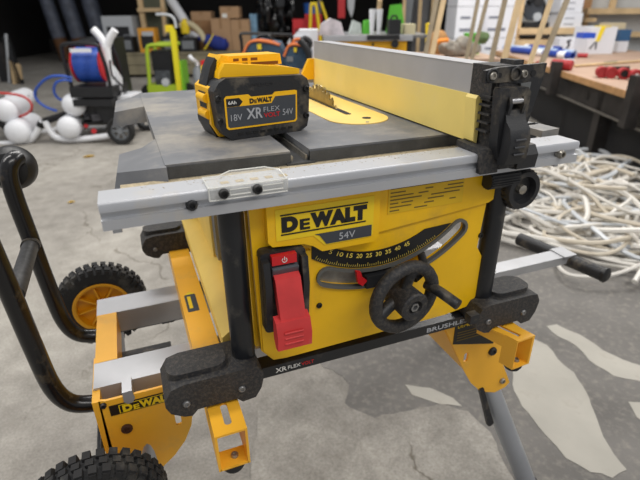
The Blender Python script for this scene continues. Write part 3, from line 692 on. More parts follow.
# ------------------------------------------------------------------ BACKGROUND (frame: u right, v away, z up)
XF = BG
wood = mat('pale_timber', (206, 178, 136), .7, var=.14, vs=6, bump=.3, bs=60)
woodg = mat('weathered_timber', (132, 124, 100), .8, var=.2, vs=5, bump=.3, bs=60)
woodd = mat('grey_batten', (150, 136, 112), .75, var=.15, vs=8)
ply = mat('plywood', (178, 150, 130), .65, var=.08, vs=3)
plye = mat('plywood_edge', (190, 146, 98), .7, var=.15, vs=20)
card = mat('cardboard', (172, 138, 104), .8, var=.06, vs=5)
cardd = mat('brown_cardboard', (150, 112, 76), .8, var=.06, vs=5)
wcard = mat('white_carton', (222, 224, 230), .65, var=.04, vs=4)
wpl = mat('white_plastic', (228, 230, 234), .35, var=.03, vs=10)
wpt = mat('white_painted_tube', (232, 233, 236), .3)
blp = mat('dark_plastic', (26, 27, 30), .5, var=.2, vs=20)
blm = mat('black_frame', (18, 18, 20), .35)
blue = mat('blue_hose', (44, 84, 176), .4)
lime = mat('lime_paint', (164, 190, 50), .4)
ylw = mat('yellow_paint', (240, 210, 40), .45)
bgyel = mat('saw_body_yellow', (240, 178, 20), .45)
redp = mat('red_paint', (196, 28, 36), .45)
redd = mat('dark_red_plastic', (166, 44, 48), .5, var=.12, vs=14)
teal = mat('teal_fabric', (54, 76, 96), .8, var=.25, vs=14, bump=.4, bs=60)
orng = mat('orange_trim', (214, 116, 60), .7)
navy = mat('blue_fabric', (30, 48, 130), .8, var=.2, vs=10, bump=.3, bs=40)
steeld = mat('dark_steel', (58, 55, 54), .55, .5, var=.2, vs=10)
gmid = mat('mid_grey', (120, 124, 128), .5, var=.1, vs=10)
glite = mat('light_grey', (186, 190, 194), .45)
wallm = mat('grey_panel_wall', (186, 188, 188), .8, var=.07, vs=2)
darkm = mat('shaded_wall', (34, 32, 32), .9, var=.2, vs=1.5)  # shade of the unlit bay is put into this near-black colour
bluew = mat('blue_wrap', (36, 64, 150), .35, var=.1, vs=10)
green = mat('green_plastic', (86, 178, 50), .5)
tape = mat('yellow_tape', (240, 214, 50), .5)

def rect(x0, x1, y0, y1, v):
    a = at(x0, (y0+y1)/2, v); b = at(x1, (y0+y1)/2, v); t = at((x0+x1)/2, y0, v); c = at((x0+x1)/2, y1, v)
    return a.x, b.x, c.z, t.z
def P3(px, py, v): return tuple(at(px, py, v))
def one(name, label, cat, bm, m, bevel=0, group=None, kind=None):
    return tagit(obj(name, bm, m, bevel=bevel), label, cat, group, kind)

# building
struct('wall_back', bx(-7.5, 2.2, 14.5, 14.7, 0, 3.4), darkm)
struct('wall_left', bx(-7.7, -7.5, 8, 14.7, 0, 3.4), darkm)
struct('bay_shade_roof', bx(-7.7, 2.6, 10.2, 14.9, 3.2, 3.4), darkm)  # unseen roof added over the bay to keep light out
struct('wall_right', bx(1.95, 7.2, 7.0, 7.15, 0, 2.9), wallm)
struct('wall_2', bx(2.2, 2.35, 7.15, 14.7, 0, 3.4), darkm)
struct('trim_1', bx(-7.5, -1.5, 14.44, 14.5, 0, .35), mat('low_kerb', (60, 58, 56), .9))

# leaning wrapped rolls in the dark bay
rollw = mat('roll_wrap', (92, 98, 112), .5, var=.3, vs=6); rollb = mat('roll_brown', (110, 76, 48), .7, var=.3, vs=8)
for x0, x1, py0, lab in ((42, 58, 54, 'leftmost blue and brown wrapped roll leaning in the dark bay'), (60, 78, 50, 'middle wrapped roll leaning in the dark bay'), (82, 101, 48, 'rightmost wrapped roll in the dark bay, behind the white trolley handle')):
    a = at(x0, py0, 11.2); b = at(x1, py0, 11.2); r = (b.x-a.x)/2*.8; c = Vector(((a.x+b.x)/2+.15, 11.6, 0))
    d = Vector((-.16, .06, 1)).normalized()
    t = thing('wrapped_roll', lab, 'roll', c, 'wrapped rolls in the dark bay')
    obj('roll', la([(0, r*.16), (r*.9, r*.16), (r, r*.3), (r, 1.8), (r*.9, 1.85), (0, 1.85)], c, d, 20), rollb, t)
    obj('label_wrap', la([(r*1.01, .5), (r*1.03, .52), (r*1.03, 1.5), (r*1.01, 1.52)], c, d, 20), rollw, t)

# low timber platform
PZ = at(150, 53, 8.6).z
pf = thing('timber_platform', 'low weathered timber platform holding tools and cardboard boxes along the back', 'platform', (1.5, 8.8, 0))
u0, u1 = at(106, 60, 8.6).x, at(332, 60, 8.6).x
zz = PZ
for k in range(2): obj('front_beam', bx(u0, u1, 8.6, 8.68, .05+k*(zz-.08)/2, .04+(k+1)*(zz-.08)/2), woodg, pf, bevel=.01)
obj('deck', bx(u0, u1, 8.6, 10.1, zz-.03, zz), woodg, pf, bevel=.005)
for i in range(6):
    x = u0+.1+(u1-u0-.3)*i/5; obj('bearer', bx(x, x+.1, 8.65, 10.05, 0, zz-.03), woodg, pf)
# shelf frame standing on the platform
sf = thing('open_shelf', 'pale timber shelf frame with grey green back panel, standing on the low platform', 'shelf', (at(150, 50, 9.4).x, 9.4, PZ))
for xa, xb, xt in ((143, 147.5, -5), (163, 166.5, -2)):
    a = at(xa, 30, 9.4).x; b = at(xb, 30, 9.4).x; sh_ = at(xa+xt, 0, 9.4).x-a
    obj('post', pr([(a, PZ), (b, PZ), (b+sh_*2, 2.2), (a+sh_*2, 2.2)], 'y', 9.35, 9.42), wood, sf)
a = at(142, 30, 9.4).x; b = at(165, 30, 9.4).x; z1 = at(150, 8, 9.4).z
obj('shelf', bx(a, b, 9.3, 9.7, z1-.06, z1), wood, sf, bevel=.004); obj('back_panel', bx(a, b, 9.7, 9.74, PZ, 2.2), mat('grey_green_panel', (96, 100, 84), .8), sf)
# machine and chargers left
def gadget(name, lab, cat, px0, px1, py0, py1, v, dep, body, face, group=None, base=None, kind='radio'):
    x0, x1, z0, z1 = rect(px0, px1, py0, py1, v); z0 = base if base is not None else z0
    t = thing(name, lab, cat, ((x0+x1)/2, v+dep/2, z0), group); h = z1-z0; w_ = x1-x0
    obj('body', bx(x0, x1, v, v+dep, z0, z1-h*.12 if kind == 'handle' else z1), body, t, bevel=min(h, w_)*.1)
    if kind == 'handle':
        obj('handle', tube(B(), [(x0+w_*.2, v+dep/2, z1-h*.14), (x0+w_*.22, v+dep/2, z1-.01), (x1-w_*.22, v+dep/2, z1-.01), (x1-w_*.2, v+dep/2, z1-h*.14)], .012, 8, n=3), face, t)
    obj('front_panel', bx(x0+w_*.14, x1-w_*.14, v-.012, v+.01, z0+h*.18, z1-h*.3), face, t, bevel=.006)
    return t
gadget('site_machine', 'light grey boxy machine at the back of the low platform', 'machine', 104, 134, 16, 53, 9.2, .4, glite, blp, base=PZ)
gadget('battery_charger', 'black charger box in front of the grey machine, left one', 'charger', 104, 118, 36, 53, 8.75, .25, blp, gmid, 'chargers by the grey machine', PZ, 'handle')
gadget('battery_charger', 'black charger box in front of the grey machine, right one', 'charger', 120, 133, 35, 53, 8.75, .25, blp, gmid, 'chargers by the grey machine', PZ, 'handle')
g = gadget('work_light', 'orange framed square work light with dark face on the low platform', 'work light', 139, 156, 28, 52.5, 8.7, .2, mat('orange_frame', (226, 158, 50), .5), blp, base=PZ)
x0, x1, z0, z1 = rect(142, 153, 31.5, 36, 8.68); obj('display', bx(x0, x1, 8.672, 8.69, z0, z1), glite, g, bevel=.003)
gadget('tool_box', 'black tool box behind the lime trolley, on the low platform', 'tool box', 162, 176, 34, 52, 8.8, .3, blp, gmid, 'black tool boxes on the platform', PZ, 'handle')
gadget('tool_box', 'black tool box right of the yellow trolley post, on the low platform', 'tool box', 180, 196, 36, 52, 8.8, .3, blp, gmid, 'black tool boxes on the platform', PZ, 'handle')
one('plastic_pipe', 'long white plastic pipe leaning above the tool boxes', 'pipe', cy(P3(197, 40, 9.3), P3(163, -12, 9.9), .085, seg=20), wpl)
one('yellow_can', 'small yellow container on the tool boxes beside the white pipe', 'container', la([(0, 0), (.07, 0), (.075, .05), (.075, .16), (.04, .2), (.04, .23), (0, .23)], (at(186, 34, 9).x, 9.0, PZ+.28-.0), Z, 18), ylw)
# blue bag
bt = thing('tool_bag', 'blue fabric bag with yellow strap lying on the low platform', 'bag', (at(212, 48, 8.8).x, 8.9, PZ))
bb = B(); c0, c1 = at(198, 46, 8.8).x, at(227, 46, 8.8).x
tube(bb, [(c0, 8.95, PZ+.22), ((c0+c1)/2-.06, 8.95, PZ+.16), ((c0+c1)/2+.08, 8.95, PZ+.12), (c1, 8.95, PZ+.09)], [.05]*4+[.1]*4+[.115]*6+[.1]*3+[.05]*2, 14, n=6)
obj('bag_body', bb, navy, bt)
obj('strap', tube(B(), [(c0+.1, 8.80, PZ+.03), (c0+.2, 8.82, PZ+.16), (c0+.27, 8.84, PZ+.27)], .012, 6), tape, bt)
one('bent_tube', 'cream foam tube curving over the blue bag', 'tube', tube(B(), [P3(180, 26, 9), P3(190, 24, 9), P3(200, 32, 8.95), P3(205, 41, 8.9)], .05, 12), mat('cream_foam', (196, 184, 150), .8))
# cardboard boxes
def carton(lab, px0, px1, py0, py1, v, dep, m=card, base=None, extra=None, group=None, name='cardboard_box', rz=0, strip=tape, tapef=True):
    x0, x1, z0, z1 = rect(px0, px1, py0, py1, v); z0 = base if base is not None else z0
    t = thing(name, lab, 'box', ((x0+x1)/2, v+dep/2, z0), group); w_ = x1-x0; h = z1-z0
    obj('carton', bx(x0, x1, v, v+dep, z0, z1), m, t, bevel=.008)
    obj('flap', bx(x0+.004, x1-.004, v+.004, v+dep/2-.004, z1, z1+.008), m, t, bevel=.002); obj('flap', bx(x0+.004, x1-.004, v+dep/2+.004, v+dep-.004, z1, z1+.008), m, t, bevel=.002)
    if tapef: obj('packing_tape', bx((x0+x1)/2-.025, (x0+x1)/2+.025, v-.002, v+.004, z0+h*.7, z1), mat('tan_tape', (150, 116, 80), .4), t)
    if extra: extra(t, x0, x1, v, z0, z1)
    return t
def lab_ex(t, x0, x1, v, z0, z1):
    w_ = x1-x0; h = z1-z0; obj('paper_label', bx(x0+w_*.1, x0+w_*.36, v-.003, v+.001, z0+h*.05, z0+h*.42), white, t)
za = at(200, 21, 9.0).z
carton('tall brown cardboard box left of the others, carrying a smaller box', 191, 212, 21, 52, 9.3, .4, cardd, PZ, group='cardboard boxes on the platform')
carton('small cardboard box on top of the leftmost tall cardboard box', 191, 211, 12, 21, 9.3, .35, card, at(200, 21, 9.3).z+.008, group='cardboard boxes on the platform')
carton('cardboard box right of the blue bag, beneath the labelled box', 212, 231, 19, 52, 9.0, .4, card, PZ, group='cardboard boxes on the platform')
carton('cardboard box beside the black plastic sheet', 231.5, 250, 20, 53, 9.0, .42, card, PZ, group='cardboard boxes on the platform')
carton('topmost cardboard box with white paper label', 220, 239, 7, 19, 9.05, .35, card, at(228, 19, 9.0).z+.012, lab_ex, 'cardboard boxes on the platform')
one('clear_bag', 'blue and white plastic bag between cardboard box and black sheet', 'bag', bx(at(250.5, 30, 9.2).x, at(257, 30, 9.2).x, 9.2, 9.5, PZ, at(253, 14, 9.2).z), mat('pale_blue_film', (120, 160, 190), .4, var=.3, vs=9), bevel=.03)
# black plastic sheet, wrinkled drape
dr = B(); nx, nz_ = 40, 36; x0, x1, z0, z1 = rect(256, 295, 0, 40, 9.3); z1 = 1.75; z0 = PZ+.004
gridv = []
for sgn in (0, 1):
    for j in range(nz_+1):
        row = []
        for i in range(nx+1):
            a = i/nx; c = j/nz_
            q = Vector((a*5, c*3.5, 2.1)); dd = .10*noise.noise(q)+.06*noise.noise(q*2.7)+.05*sin(a*17+2*noise.noise(q))*(1-c*.4)
            row.append(dr.verts.new((x0+(x1-x0)*a*(1-.0*c)+.03*noise.noise(q*1.7), 9.35+dd+(.03 if sgn else 0), z0+(z1-z0)*c)))
        gridv.append(row)
def qf(a, b, c, d): dr.faces.new((a, b, c, d))
n1 = nz_+1
for sgn in (0, 1):
    for j in range(nz_):
        for i in range(nx):
            r0 = gridv[sgn*n1+j]; r1 = gridv[sgn*n1+j+1]; qf(r0[i], r0[i+1], r1[i+1], r1[i])
for j in range(nz_):
    for i in (0, nx): qf(gridv[j][i], gridv[j+1][i], gridv[n1+j+1][i], gridv[n1+j][i])
for i in range(nx):
    for j in (0, nz_): qf(gridv[j][i], gridv[j][i+1], gridv[n1+j][i+1], gridv[n1+j][i])
one('plastic_sheet', 'crumpled shiny black plastic sheet hanging at the back behind the tool bags', 'sheet', dr, mat('black_film', (10, 10, 12), .16, coat=.5))
# red things right of the sheet
gadget('red_crate', 'red crate on the low platform right of the black sheet', 'crate', 293, 305, 19, 50, 9.0, .35, redp, mat('red_dark', (130, 20, 26), .5), base=PZ)
gadget('red_tool_case', 'red and blue tool case behind the white case lid', 'case', 305, 322, 14, 50, 9.1, .35, redp, redp, base=PZ)
one('blue_tub', 'small blue tub on top of the red tool case', 'tub', la([(0, 0), (.13, 0), (.15, .16), (.16, .17), (.14, .17), (.12, .02), (0, .02)], (at(312, 14, 9.2).x, 9.27, at(312, 14, 9.1).z+.002), Z, 20), mat('blue_plastic', (40, 96, 176), .4))
ys_ = thing('yellow_trestle', 'yellow folding trestle in front of the red tool case', 'trestle', (at(316, 30, 8.7).x, 8.7, PZ))
for a, b in ((309, 311), (322, 316)): obj('leg', cy((at(a, 40, 8.75).x, 8.75, PZ), P3(b, 4, 8.75), .025, seg=8), ylw, ys_)
obj('top_rail', cy(P3(310.5, 4, 8.75), P3(317, 4, 8.75), .028, seg=8), ylw, ys_)
one('yellow_strut', 'yellow pole slanting down beside the hanging red box', 'pole', cy(P3(321, 2, 8.9), (at(346, 28, 8.8).x, 8.8, 0), .022, seg=8), ylw)
hr = thing('hanging_rail', 'dark rail along the back with hung items', 'rail', (at(345, 0, 9.0).x, 9.0, 0))
for a in (318, 420): obj('upright', bx(at(a, 20, 9.6).x, at(a, 20, 9.6).x+.06, 9.6, 9.66, 0, 1.5), woodg, hr)
obj('rail', bx(at(317, 0, 9.6).x, at(423, 0, 9.6).x, 9.6, 9.66, 1.44, 1.5), woodg, hr)
one('fire_box', 'red box hanging above the second saw', 'box', bx(*rect(338, 345, 2, 18, 9.5)[:2], 9.5, 9.6, rect(338, 345, 2, 18, 9.5)[2], 1.47), redp, bevel=.01)
one('white_cloth', 'small white cloth hanging at the back right of the hanging red box', 'cloth', pr([(at(347, 0, 9.5).x, 1.46), (at(356, 0, 9.5).x, 1.46), (at(354, 0, 9.5).x, at(350, 10, 9.5).z), (at(352, 0, 9.5).x, at(352, 18, 9.5).z), (at(348, 0, 9.5).x, at(350, 8, 9.5).z)], 'y', 9.5, 9.6), glite, bevel=.01)

gh = thing('grey_panel_stack', 'grey boards leaning at the back between the green bag and the battens', 'boards', (at(412, 30, 8.6).x, 8.7, 0))
for a, b, m_, dz in ((398, 408, gmid, 0), (409, 425, mat('board_grey', (108, 108, 110), .7, var=.2, vs=3), .2), (426, 436, woodg, .1)):
    x0, x1, _, _ = rect(a, b, 0, 40, 8.6+dz); obj('board', pr([(x0, 0), (x1, 0), (x1+.12, 1.9), (x0+.12, 1.9)], 'y', 8.6+dz, 8.64+dz), m_, gh, bevel=.004)
for a in (404, 420, 433):
    x0 = at(a, 20, 8.4).x; obj('batten', pr([(x0, 0), (x0+.05, 0), (x0+.02, 1.9), (x0-.03, 1.9)], 'y', 8.5, 8.54), wood, gh)
# left edge pile
lt = thing('tool_stand', 'dark rack of tools at the left edge, standing on the floor', 'rack', (at(8, 70, 8).x, 8.1, 0))
zf = 0
for i, (a, b, t0) in enumerate(((-6, 6, 34), (2, 9, 42), (7, 15, 33), (11, 18, 55))):
    x0, x1, z0, z1 = rect(a, b, t0, 80, 8.2-.1*i)
    obj('rack_panel', pr([(x0, 0), (x1, 0), (x1-.02, z1*.7), ((x0+x1)/2+.02, z1), (x0, z1*.92)], 'y', 8.2-.1*i, 8.26-.1*i), blp if i != 1 else steeld, lt, bevel=.01)
obj('pole', cy((at(6, 70, 8).x, 8.0, 0), P3(6, 34, 8.0), .02), glite, lt)
one('timber_offcut', 'pale timber offcut beside the dark tool rack', 'offcut', pr([(at(10, 60, 8).x, 0), (at(19, 60, 8).x, 0), (at(21, 60, 8).x, .28), (at(13, 60, 8).x, .36)], 'y', 7.9, 7.96), wood, bevel=.005)
one('air_hose', 'thin black hose lying on the floor left of the blue hose loop', 'hose', tube(B(), [(at(3, 100, 6).x, 6.1, .012), (at(12, 90, 6.4).x, 6.9, .012), (at(20, 85, 6.4).x, 6.6, .012), (at(27, 92, 6.4).x, 6.0, .012)], .012, 6), blm)

# ---------- compressors
def sphere_tank(t, px, py, r, v0, v1, m=wpl):
    a = at(px, py, v0); d = Vector((-.18, 1, 0)).normalized(); L_ = v1-v0
    prof = [(0, 0)]+[(r*sin(pi/2*i/7), .055*(1-cos(pi/2*i/7))) for i in range(1, 8)]+[(r, L_-.055)]+[(r*cos(pi/2*i/7), L_-.055+.055*sin(pi/2*i/7)) for i in range(1, 8)]
    return obj('air_tank', la(prof, a, d, 28), m, t)
def spoked_wheel(t, c, R, d=Y):
    c = Vector(c)
    obj('wheel', la([(R*.66, -.03), (R*.9, -.035), (R, -.02), (R, .02), (R*.9, .035), (R*.66, .03), (R*.66, -.03)], c, d, 32), mat('cart_rubber', (30, 30, 30), .8), t)
    h = la([(R*.68, -.02), (R*.58, -.024), (R*.55, .0), (R*.68, .02)], c, d, 24); cyl(h, c-d*.03, c+d*.03, R*.2)
    for i in range(6):
        a = 2*pi*i/6; obox(h, c+Vector((R*.38*cos(a), -.01, R*.38*sin(a))), R*.5, .02, R*.14, Matrix.Rotation(-a, 3, 'Y'))
    obj('wheel_hub', h, gmid, t)
V0 = 4.1
co = thing('compressor', 'white twin tank compressor trolley with blue hose reel on top, on the floor', 'compressor', (at(90, 130, V0).x, V0+.2, 0))
sphere_tank(co, 72, 106, .094, V0-.05, V0+.35); sphere_tank(co, 67, 129, .094, V0-.10, V0+.35)
fr = [P3(45, 121, V0), P3(50, 131, V0), P3(58, 138, V0), P3(72, 139.5, V0), P3(92, 138, V0), P3(114, 135, V0)]
obj('base_tube', tube(B(), fr, .026, 12), wpt, co); fr2 = [(p[0]+.05, p[1]+.42, p[2]) for p in fr]; obj('base_tube', tube(B(), fr2, .026, 12), wpt, co)
obj('nose_bar', tube(B(), [P3(45, 121, V0), (at(45, 121, V0).x+.03, V0+.2, at(45, 121, V0).z), (at(45, 121, V0).x+.05, V0+.42, at(45, 121, V0).z)], .03, 12, n=2), blm, co)
R1 = .115
spoked_wheel(co, (at(122.5, 131, V0-.03).x, V0-.06, R1), R1); spoked_wheel(co, (at(122.5, 131, V0-.03).x+.04, V0+.46, R1), R1)
obj('axle', cy((at(122.5, 131, V0).x, V0-.06, R1), (at(122.5, 131, V0).x+.04, V0+.46, R1), .012), blm, co)
# motor block
mx0, mx1, mz0, mz1 = rect(80, 113, 100, 134, V0+.12)
obj('motor_bed', bx(mx0-.05, mx1, V0+.02, V0+.4, .145, .17), blm, co, bevel=.005)
obj('motor', cy((at(92, 122, V0).x, V0+.05, .26), (at(92, 122, V0).x, V0+.36, .26), .085, seg=24), mat('engine_black', (36, 36, 38), .45, var=.3, vs=40), co)
obj('fly_cover', cy((at(109, 123, V0).x, V0+.0, .25), (at(109, 123, V0).x, V0+.08, .25), .085, seg=28), blp, co)
en = B()
random.seed(11)
for i in range(26):
    c = Vector((random.uniform(mx0+.02, mx1-.06), V0+random.uniform(.02, .3), random.uniform(.18, mz1))); obox(en, c, random.uniform(.03, .08), random.uniform(.03, .08), random.uniform(.02, .06), Matrix.Rotation(random.uniform(-.5, .5), 3, 'Y'))
obj('engine_fittings', en, mat('engine_mix', (70, 70, 74), .4, .5, var=.6, vs=30), co)
obj('red_knob', cy(P3(86, 126, V0+.01), P3(86, 126, V0+.05), .016), redp, co); obj('red_knob', cy(P3(94, 131, V0+.01), P3(94, 131, V0+.05), .022), redp, co)
x0, x1, z0, z1 = rect(103, 113, 99, 128, V0); obj('white_housing', bx(x0, x1, V0+.1, V0+.4, z0, z1), wpl, co, bevel=.02)
x0, x1, z0, z1 = rect(103, 128, 98, 108, V0); obj('white_shelf', bx(x0, x1, V0+.08, V0+.36, z1-.04, z1), wpl, co, bevel=.01)
# handle
hp = B(); tube(hp, [P3(112, 98, V0+.1), P3(110, 76, V0+.1), P3(107, 58, V0+.1), P3(106, 46, V0+.1)], .036, 12, n=4)
obj('handle_stem', hp, wpt, co)
obj('handle_fork', tube(B(), [P3(106, 48, V0+.1), P3(101, 38, V0+.1), P3(93, 29, V0+.1)], .030, 12, n=4), wpt, co); obj('handle_fork', tube(B(), [P3(106.5, 48, V0+.1), P3(110, 38, V0+.1), P3(115, 30, V0+.1)], .030, 12, n=4), wpt, co)
hpz = [at(*p, V0+.13) for p in ((107, 64), (114, 66), (122, 78), (123, 98), (110, 100))]
hpl = obj('perforated_plate', pr([(p.x, p.z) for p in hpz], 'y', V0+.12, V0+.135), wpt, co, bevel=.004)
for p in ((112, 70), (115, 78), (118, 86), (119, 93), (113, 90)): obj('plate_hole', cy(P3(*p, V0+.117), P3(*p, V0+.121), .009, seg=10), blm, hpl)
obj('cable', tube(B(), [P3(110, 60, V0+.06), P3(112, 75, V0+.05), P3(118, 82, V0+.06), P3(123, 88, V0+.08), P3(118, 97, V0+.1)], .008, 6), blm, co)
# hose reel on the compressor
hrl = thing('hose_reel', 'black framed reel of blue air hose on top of the white compressor', 'hose reel', P3(88, 95, V0+.1))
x0, x1, z0, z1 = rect(67, 108, 44, 93, V0)
for vv in (V0-.02, V0+.26):
    obj('frame_tube', tube(B(), [(x0+.02, vv, z0), (x0+.005, vv, (z0+z1)/2), (x0-.0, vv, z1-.05), (x0+.04, vv, z1), (x1-.06, vv, z1), (x1-.03, vv, z1-.05), (x1-.005, vv, (z0+z1)/2), (x1, vv, z0)], .016, 8, n=4), blm, hrl)
obj('tray', bx(x0, x1+.02, V0-.04, V0+.30, z0-.03, z0+.05), blp, hrl, bevel=.012); obj('tray', bx(x0+.01, x1, V0-.05, V0+.30, z0-.1, z0-.045), blp, hrl, bevel=.012)
obj('top_bar', cy((x0+.04, V0-.02, z1), (x0+.04, V0+.26, z1), .014), blm, hrl)
hx0, hx1, hz0, hz1 = rect(72, 99, 48, 84, V0+.0); hc = ((hz0+hz1)/2)
d_ = Vector((1, 0, 0))
for xx in (hx0-.01, hx1): obj('reel_flange', cy((xx, V0+.12, hc), (xx+.012, V0+.12, hc), (hz1-hz0)/2, seg=32), redp, hrl)
obj('drum', cy((hx0, V0+.12, hc), (hx1, V0+.12, hc), .09), blp, hrl)
co_ = B()
for layer, rad in ((0, .112), (1, .130)):
    n = 12
    for i in range(n):
        xx = hx0+.014+(hx1-hx0-.028)*i/(n-1)
        tube(co_, [(xx+.004*sin(a*2+i), V0+.12+rad*.95*cos(a), hc+rad*sin(a)) for a in [2*pi*k/20 for k in range(20)]], .0090, 6, closed=True, n=1)
obj('hose_coil', co_, blue, hrl)
obj('warning_label', bx(hx0+.03, hx1-.02, V0-.045, V0-.04, hz1-.03, hz1+.0), wpl, hrl)
obj('loose_hose', tube(B(), [P3(72, 78, V0-.02), P3(62, 76, V0-.04), P3(50, 77, V0-.04), P3(41, 83, V0-.02), P3(35, 92, V0), P3(37, 100, V0), P3(46, 107, V0), P3(57, 111, V0)], .011, 8), blue, hrl)
obj('loose_hose', tube(B(), [P3(72, 81, V0-.02), P3(64, 80, V0-.04), P3(56, 83, V0-.04), P3(54, 91, V0-.02), P3(58, 98, V0), P3(66, 101, V0), P3(70, 100, V0+.05)], .011, 8), blue, hrl)
# reel behind, partly hidden
hr2 = thing('equipment_case', 'black and red equipment case behind the blue hose reel', 'case', (at(108, 60, 5.2).x, 5.3, 0))
x0, x1, z0, z1 = rect(86, 118, 38, 100, 5.2)
obj('case_body', bx(x0, x1, 5.2, 5.5, 0, z1), blp, hr2, bevel=.02); obj('red_side', bx(x0+.05, x1-.07, 5.18, 5.21, z0+.1, z1-.05), redd, hr2, bevel=.008)
obj('case_frame', tube(B(), [(x0+.02, 5.17, .02), (x0+.02, 5.17, z1-.02), (x1-.02, 5.17, z1-.02), (x1-.02, 5.17, .02)], .016, 8, n=0), blm, hr2)
# left compressor
c2 = thing('compressor', 'white compressor cut off by the left edge, with red hose', 'compressor', (at(10, 130, V0).x, V0+.2, 0))
sphere_tank(c2, 3, 112, .098, V0-.05, V0+.4); sphere_tank(c2, 15, 133.5, .100, V0-.10, V0+.35); sphere_tank(c2, 12, 103, .085, V0+.3, V0+.7)
fr = [P3(42, 122, V0), P3(37, 132, V0), P3(30, 140, V0), P3(18, 143, V0), P3(0, 144, V0), P3(-22, 145, V0)]
obj('base_tube', tube(B(), fr, .026, 12), wpt, c2); obj('base_tube', tube(B(), [(p[0]+.03, p[1]+.42, p[2]) for p in fr], .026, 12), wpt, c2)
obj('grip', cy(P3(42, 122, V0), P3(40, 126.5, V0), .03), blm, c2)
spoked_wheel(c2, (at(-22, 140, V0).x, V0-.02, R1), R1); spoked_wheel(c2, (at(-22, 140, V0).x+.03, V0+.45, R1), R1)
obj('motor', bx(at(-12, 125, V0).x, at(9, 125, V0).x, V0+.05, V0+.4, .13, .34), mat('engine_black', (36, 36, 38)), c2, bevel=.02)
obj('red_hose', tube(B(), [P3(0, 93, V0+.0), P3(12, 94, V0+.02), P3(24, 97, V0+.02), P3(31, 103, V0+.02), P3(31, 110, V0+.02), P3(24, 115, V0+.04), P3(17, 117, V0+.06)], .010, 8), mat('hose_red', (190, 50, 44), .45), c2)
obj('red_lettering_patch', cy((at(9, 101, V0+.28).x, V0+.27, at(9, 103, V0+.28).z), (at(9, 101, V0+.28).x, V0+.30, at(9, 103, V0+.28).z), .02), mat('faded_red', (200, 120, 112), .6), c2)
for px, py, lab in ((89, 157, 'yellow leaf on the floor nearer the white compressor'), (71.5, 203, 'small yellow leaf on the floor left of the rail end')):
    XF = Matrix.Identity(4); x, y = fpt(px, py); lf = B(); L2 = .09 if px > 80 else .045
    n = 10; vs = []
    for i in range(n+1):
        t_ = i/n; w_ = .32*L2*sin(pi*t_)**.8; vs.append((L2*(t_-.5), w_, .006*sin(3*t_)))
    up_ = [lf.verts.new((x+a, y+b*1.0, .004+c)) for a, b, c in vs[1:-1]]; mid = [lf.verts.new((x+a, y, .007+c)) for a, b, c in vs]; dn = [lf.verts.new((x+a, y-b*.9, .004+c)) for a, b, c in vs[1:-1]]
    for side in (up_, dn):
        for i in range(n-2): lf.faces.new((mid[i+1], mid[i+2], side[i+1], side[i]))
        lf.faces.new((mid[0], mid[1], side[0])); lf.faces.new((mid[-1], mid[-2], side[-1]))
    bmesh.ops.solidify(lf, geom=lf.faces[:], thickness=.001)
    one('leaf', lab, 'leaf', lf, mat('leaf_yellow', (206, 172, 60), .7), group='leaves on the floor')
XF = BG

# ---------- lime trolley
V1 = 6.0
lc = thing('pressure_washer_trolley', 'lime green trolley with dark motor, yellow post and bent grey handle, behind the saw', 'trolley', (at(165, 90, V1).x, V1+.1, 0))
for dv in (0, .3):
    obj('lime_frame', tube(B(), [(at(150, 96, V1).x, V1+dv, .03), P3(148.5, 70, V1)[:1]+(V1+dv, at(148, 70, V1).z), P3(147, 50, V1)[:1]+(V1+dv, at(147, 50, V1).z), P3(150, 45.5, V1)[:1]+(V1+dv, at(150, 45.5, V1).z), P3(160, 45, V1)[:1]+(V1+dv, at(160, 45, V1).z), P3(173, 45, V1)[:1]+(V1+dv, at(173, 45, V1).z)], .022, 10, n=4), lime, lc)
x0, x1, z0, z1 = rect(174, 179, 27, 100, V1); obj('yellow_post', pr([(x0-.0, .02), (x1-.01, .02), (x1+.01, z1-.05), (x1-.01, z1), (x0+.01, z1), (x0+.01, z1-.05)], 'y', V1-.04, V1+.02), mat('post_yellow', (226, 214, 40), .4), lc, bevel=.006)
obj('grey_handle', tube(B(), [P3(176, 28, V1), P3(174.5, 20, V1), P3(171, 16, V1), P3(165, 14.5, V1), P3(156, 14.5, V1)], .016, 8), glite, lc)
obj('yellow_cap', bx(at(166, 29, V1).x, at(173, 29, V1).x, V1-.03, V1+.04, at(170, 32, V1).z, at(170, 25, V1).z), ylw, lc, bevel=.012)
x0, x1, z0, z1 = rect(152, 171, 51, 90, V1); zmid = (z0+z1)/2
obj('motor_housing', bx(x0, x1, V1+.04, V1+.26, zmid, z1), blp, lc, bevel=.03); obj('pump_block', bx(x0+.02, x1-.02, V1+.0, V1+.24, z0, zmid), mat('pump_grey', (70, 74, 78), .5, var=.5, vs=18), lc, bevel=.02)
obj('pump_face', cy((at(166, 82, V1).x, V1-.03, at(166, 82, V1).z), (at(166, 82, V1).x, V1+.02, at(166, 82, V1).z), .045), glite, lc)
x0, x1, z0, z1 = rect(149, 183, 90, 97, V1); obj('lime_base', bx(x0, x1, V1-.02, V1+.32, .08, z1+.06), lime, lc, bevel=.02)
x0, x1, z0, z1 = rect(177, 183, 62, 95, V1); obj('lime_shield', bx(x0, x1, V1+.02, V1+.28, .1, z1), mat('bright_green', (110, 172, 44), .45), lc, bevel=.02)
obj('trolley_wheel', cy((at(150, 95, V1).x-.03, V1+.1, .11), (at(150, 95, V1).x-.03, V1+.2, .11), .11, seg=24), blp, lc); obj('trolley_wheel', cy((at(182, 95, V1).x+.03, V1+.1, .11), (at(182, 95, V1).x+.03, V1+.2, .11), .11, seg=24), blp, lc)
sp_ = thing('sprayer_bottle', 'grey canister with white nozzle and yellow strip, between lime trolley and battery', 'sprayer', (at(197, 80, 5.6).x, 5.7, 0))
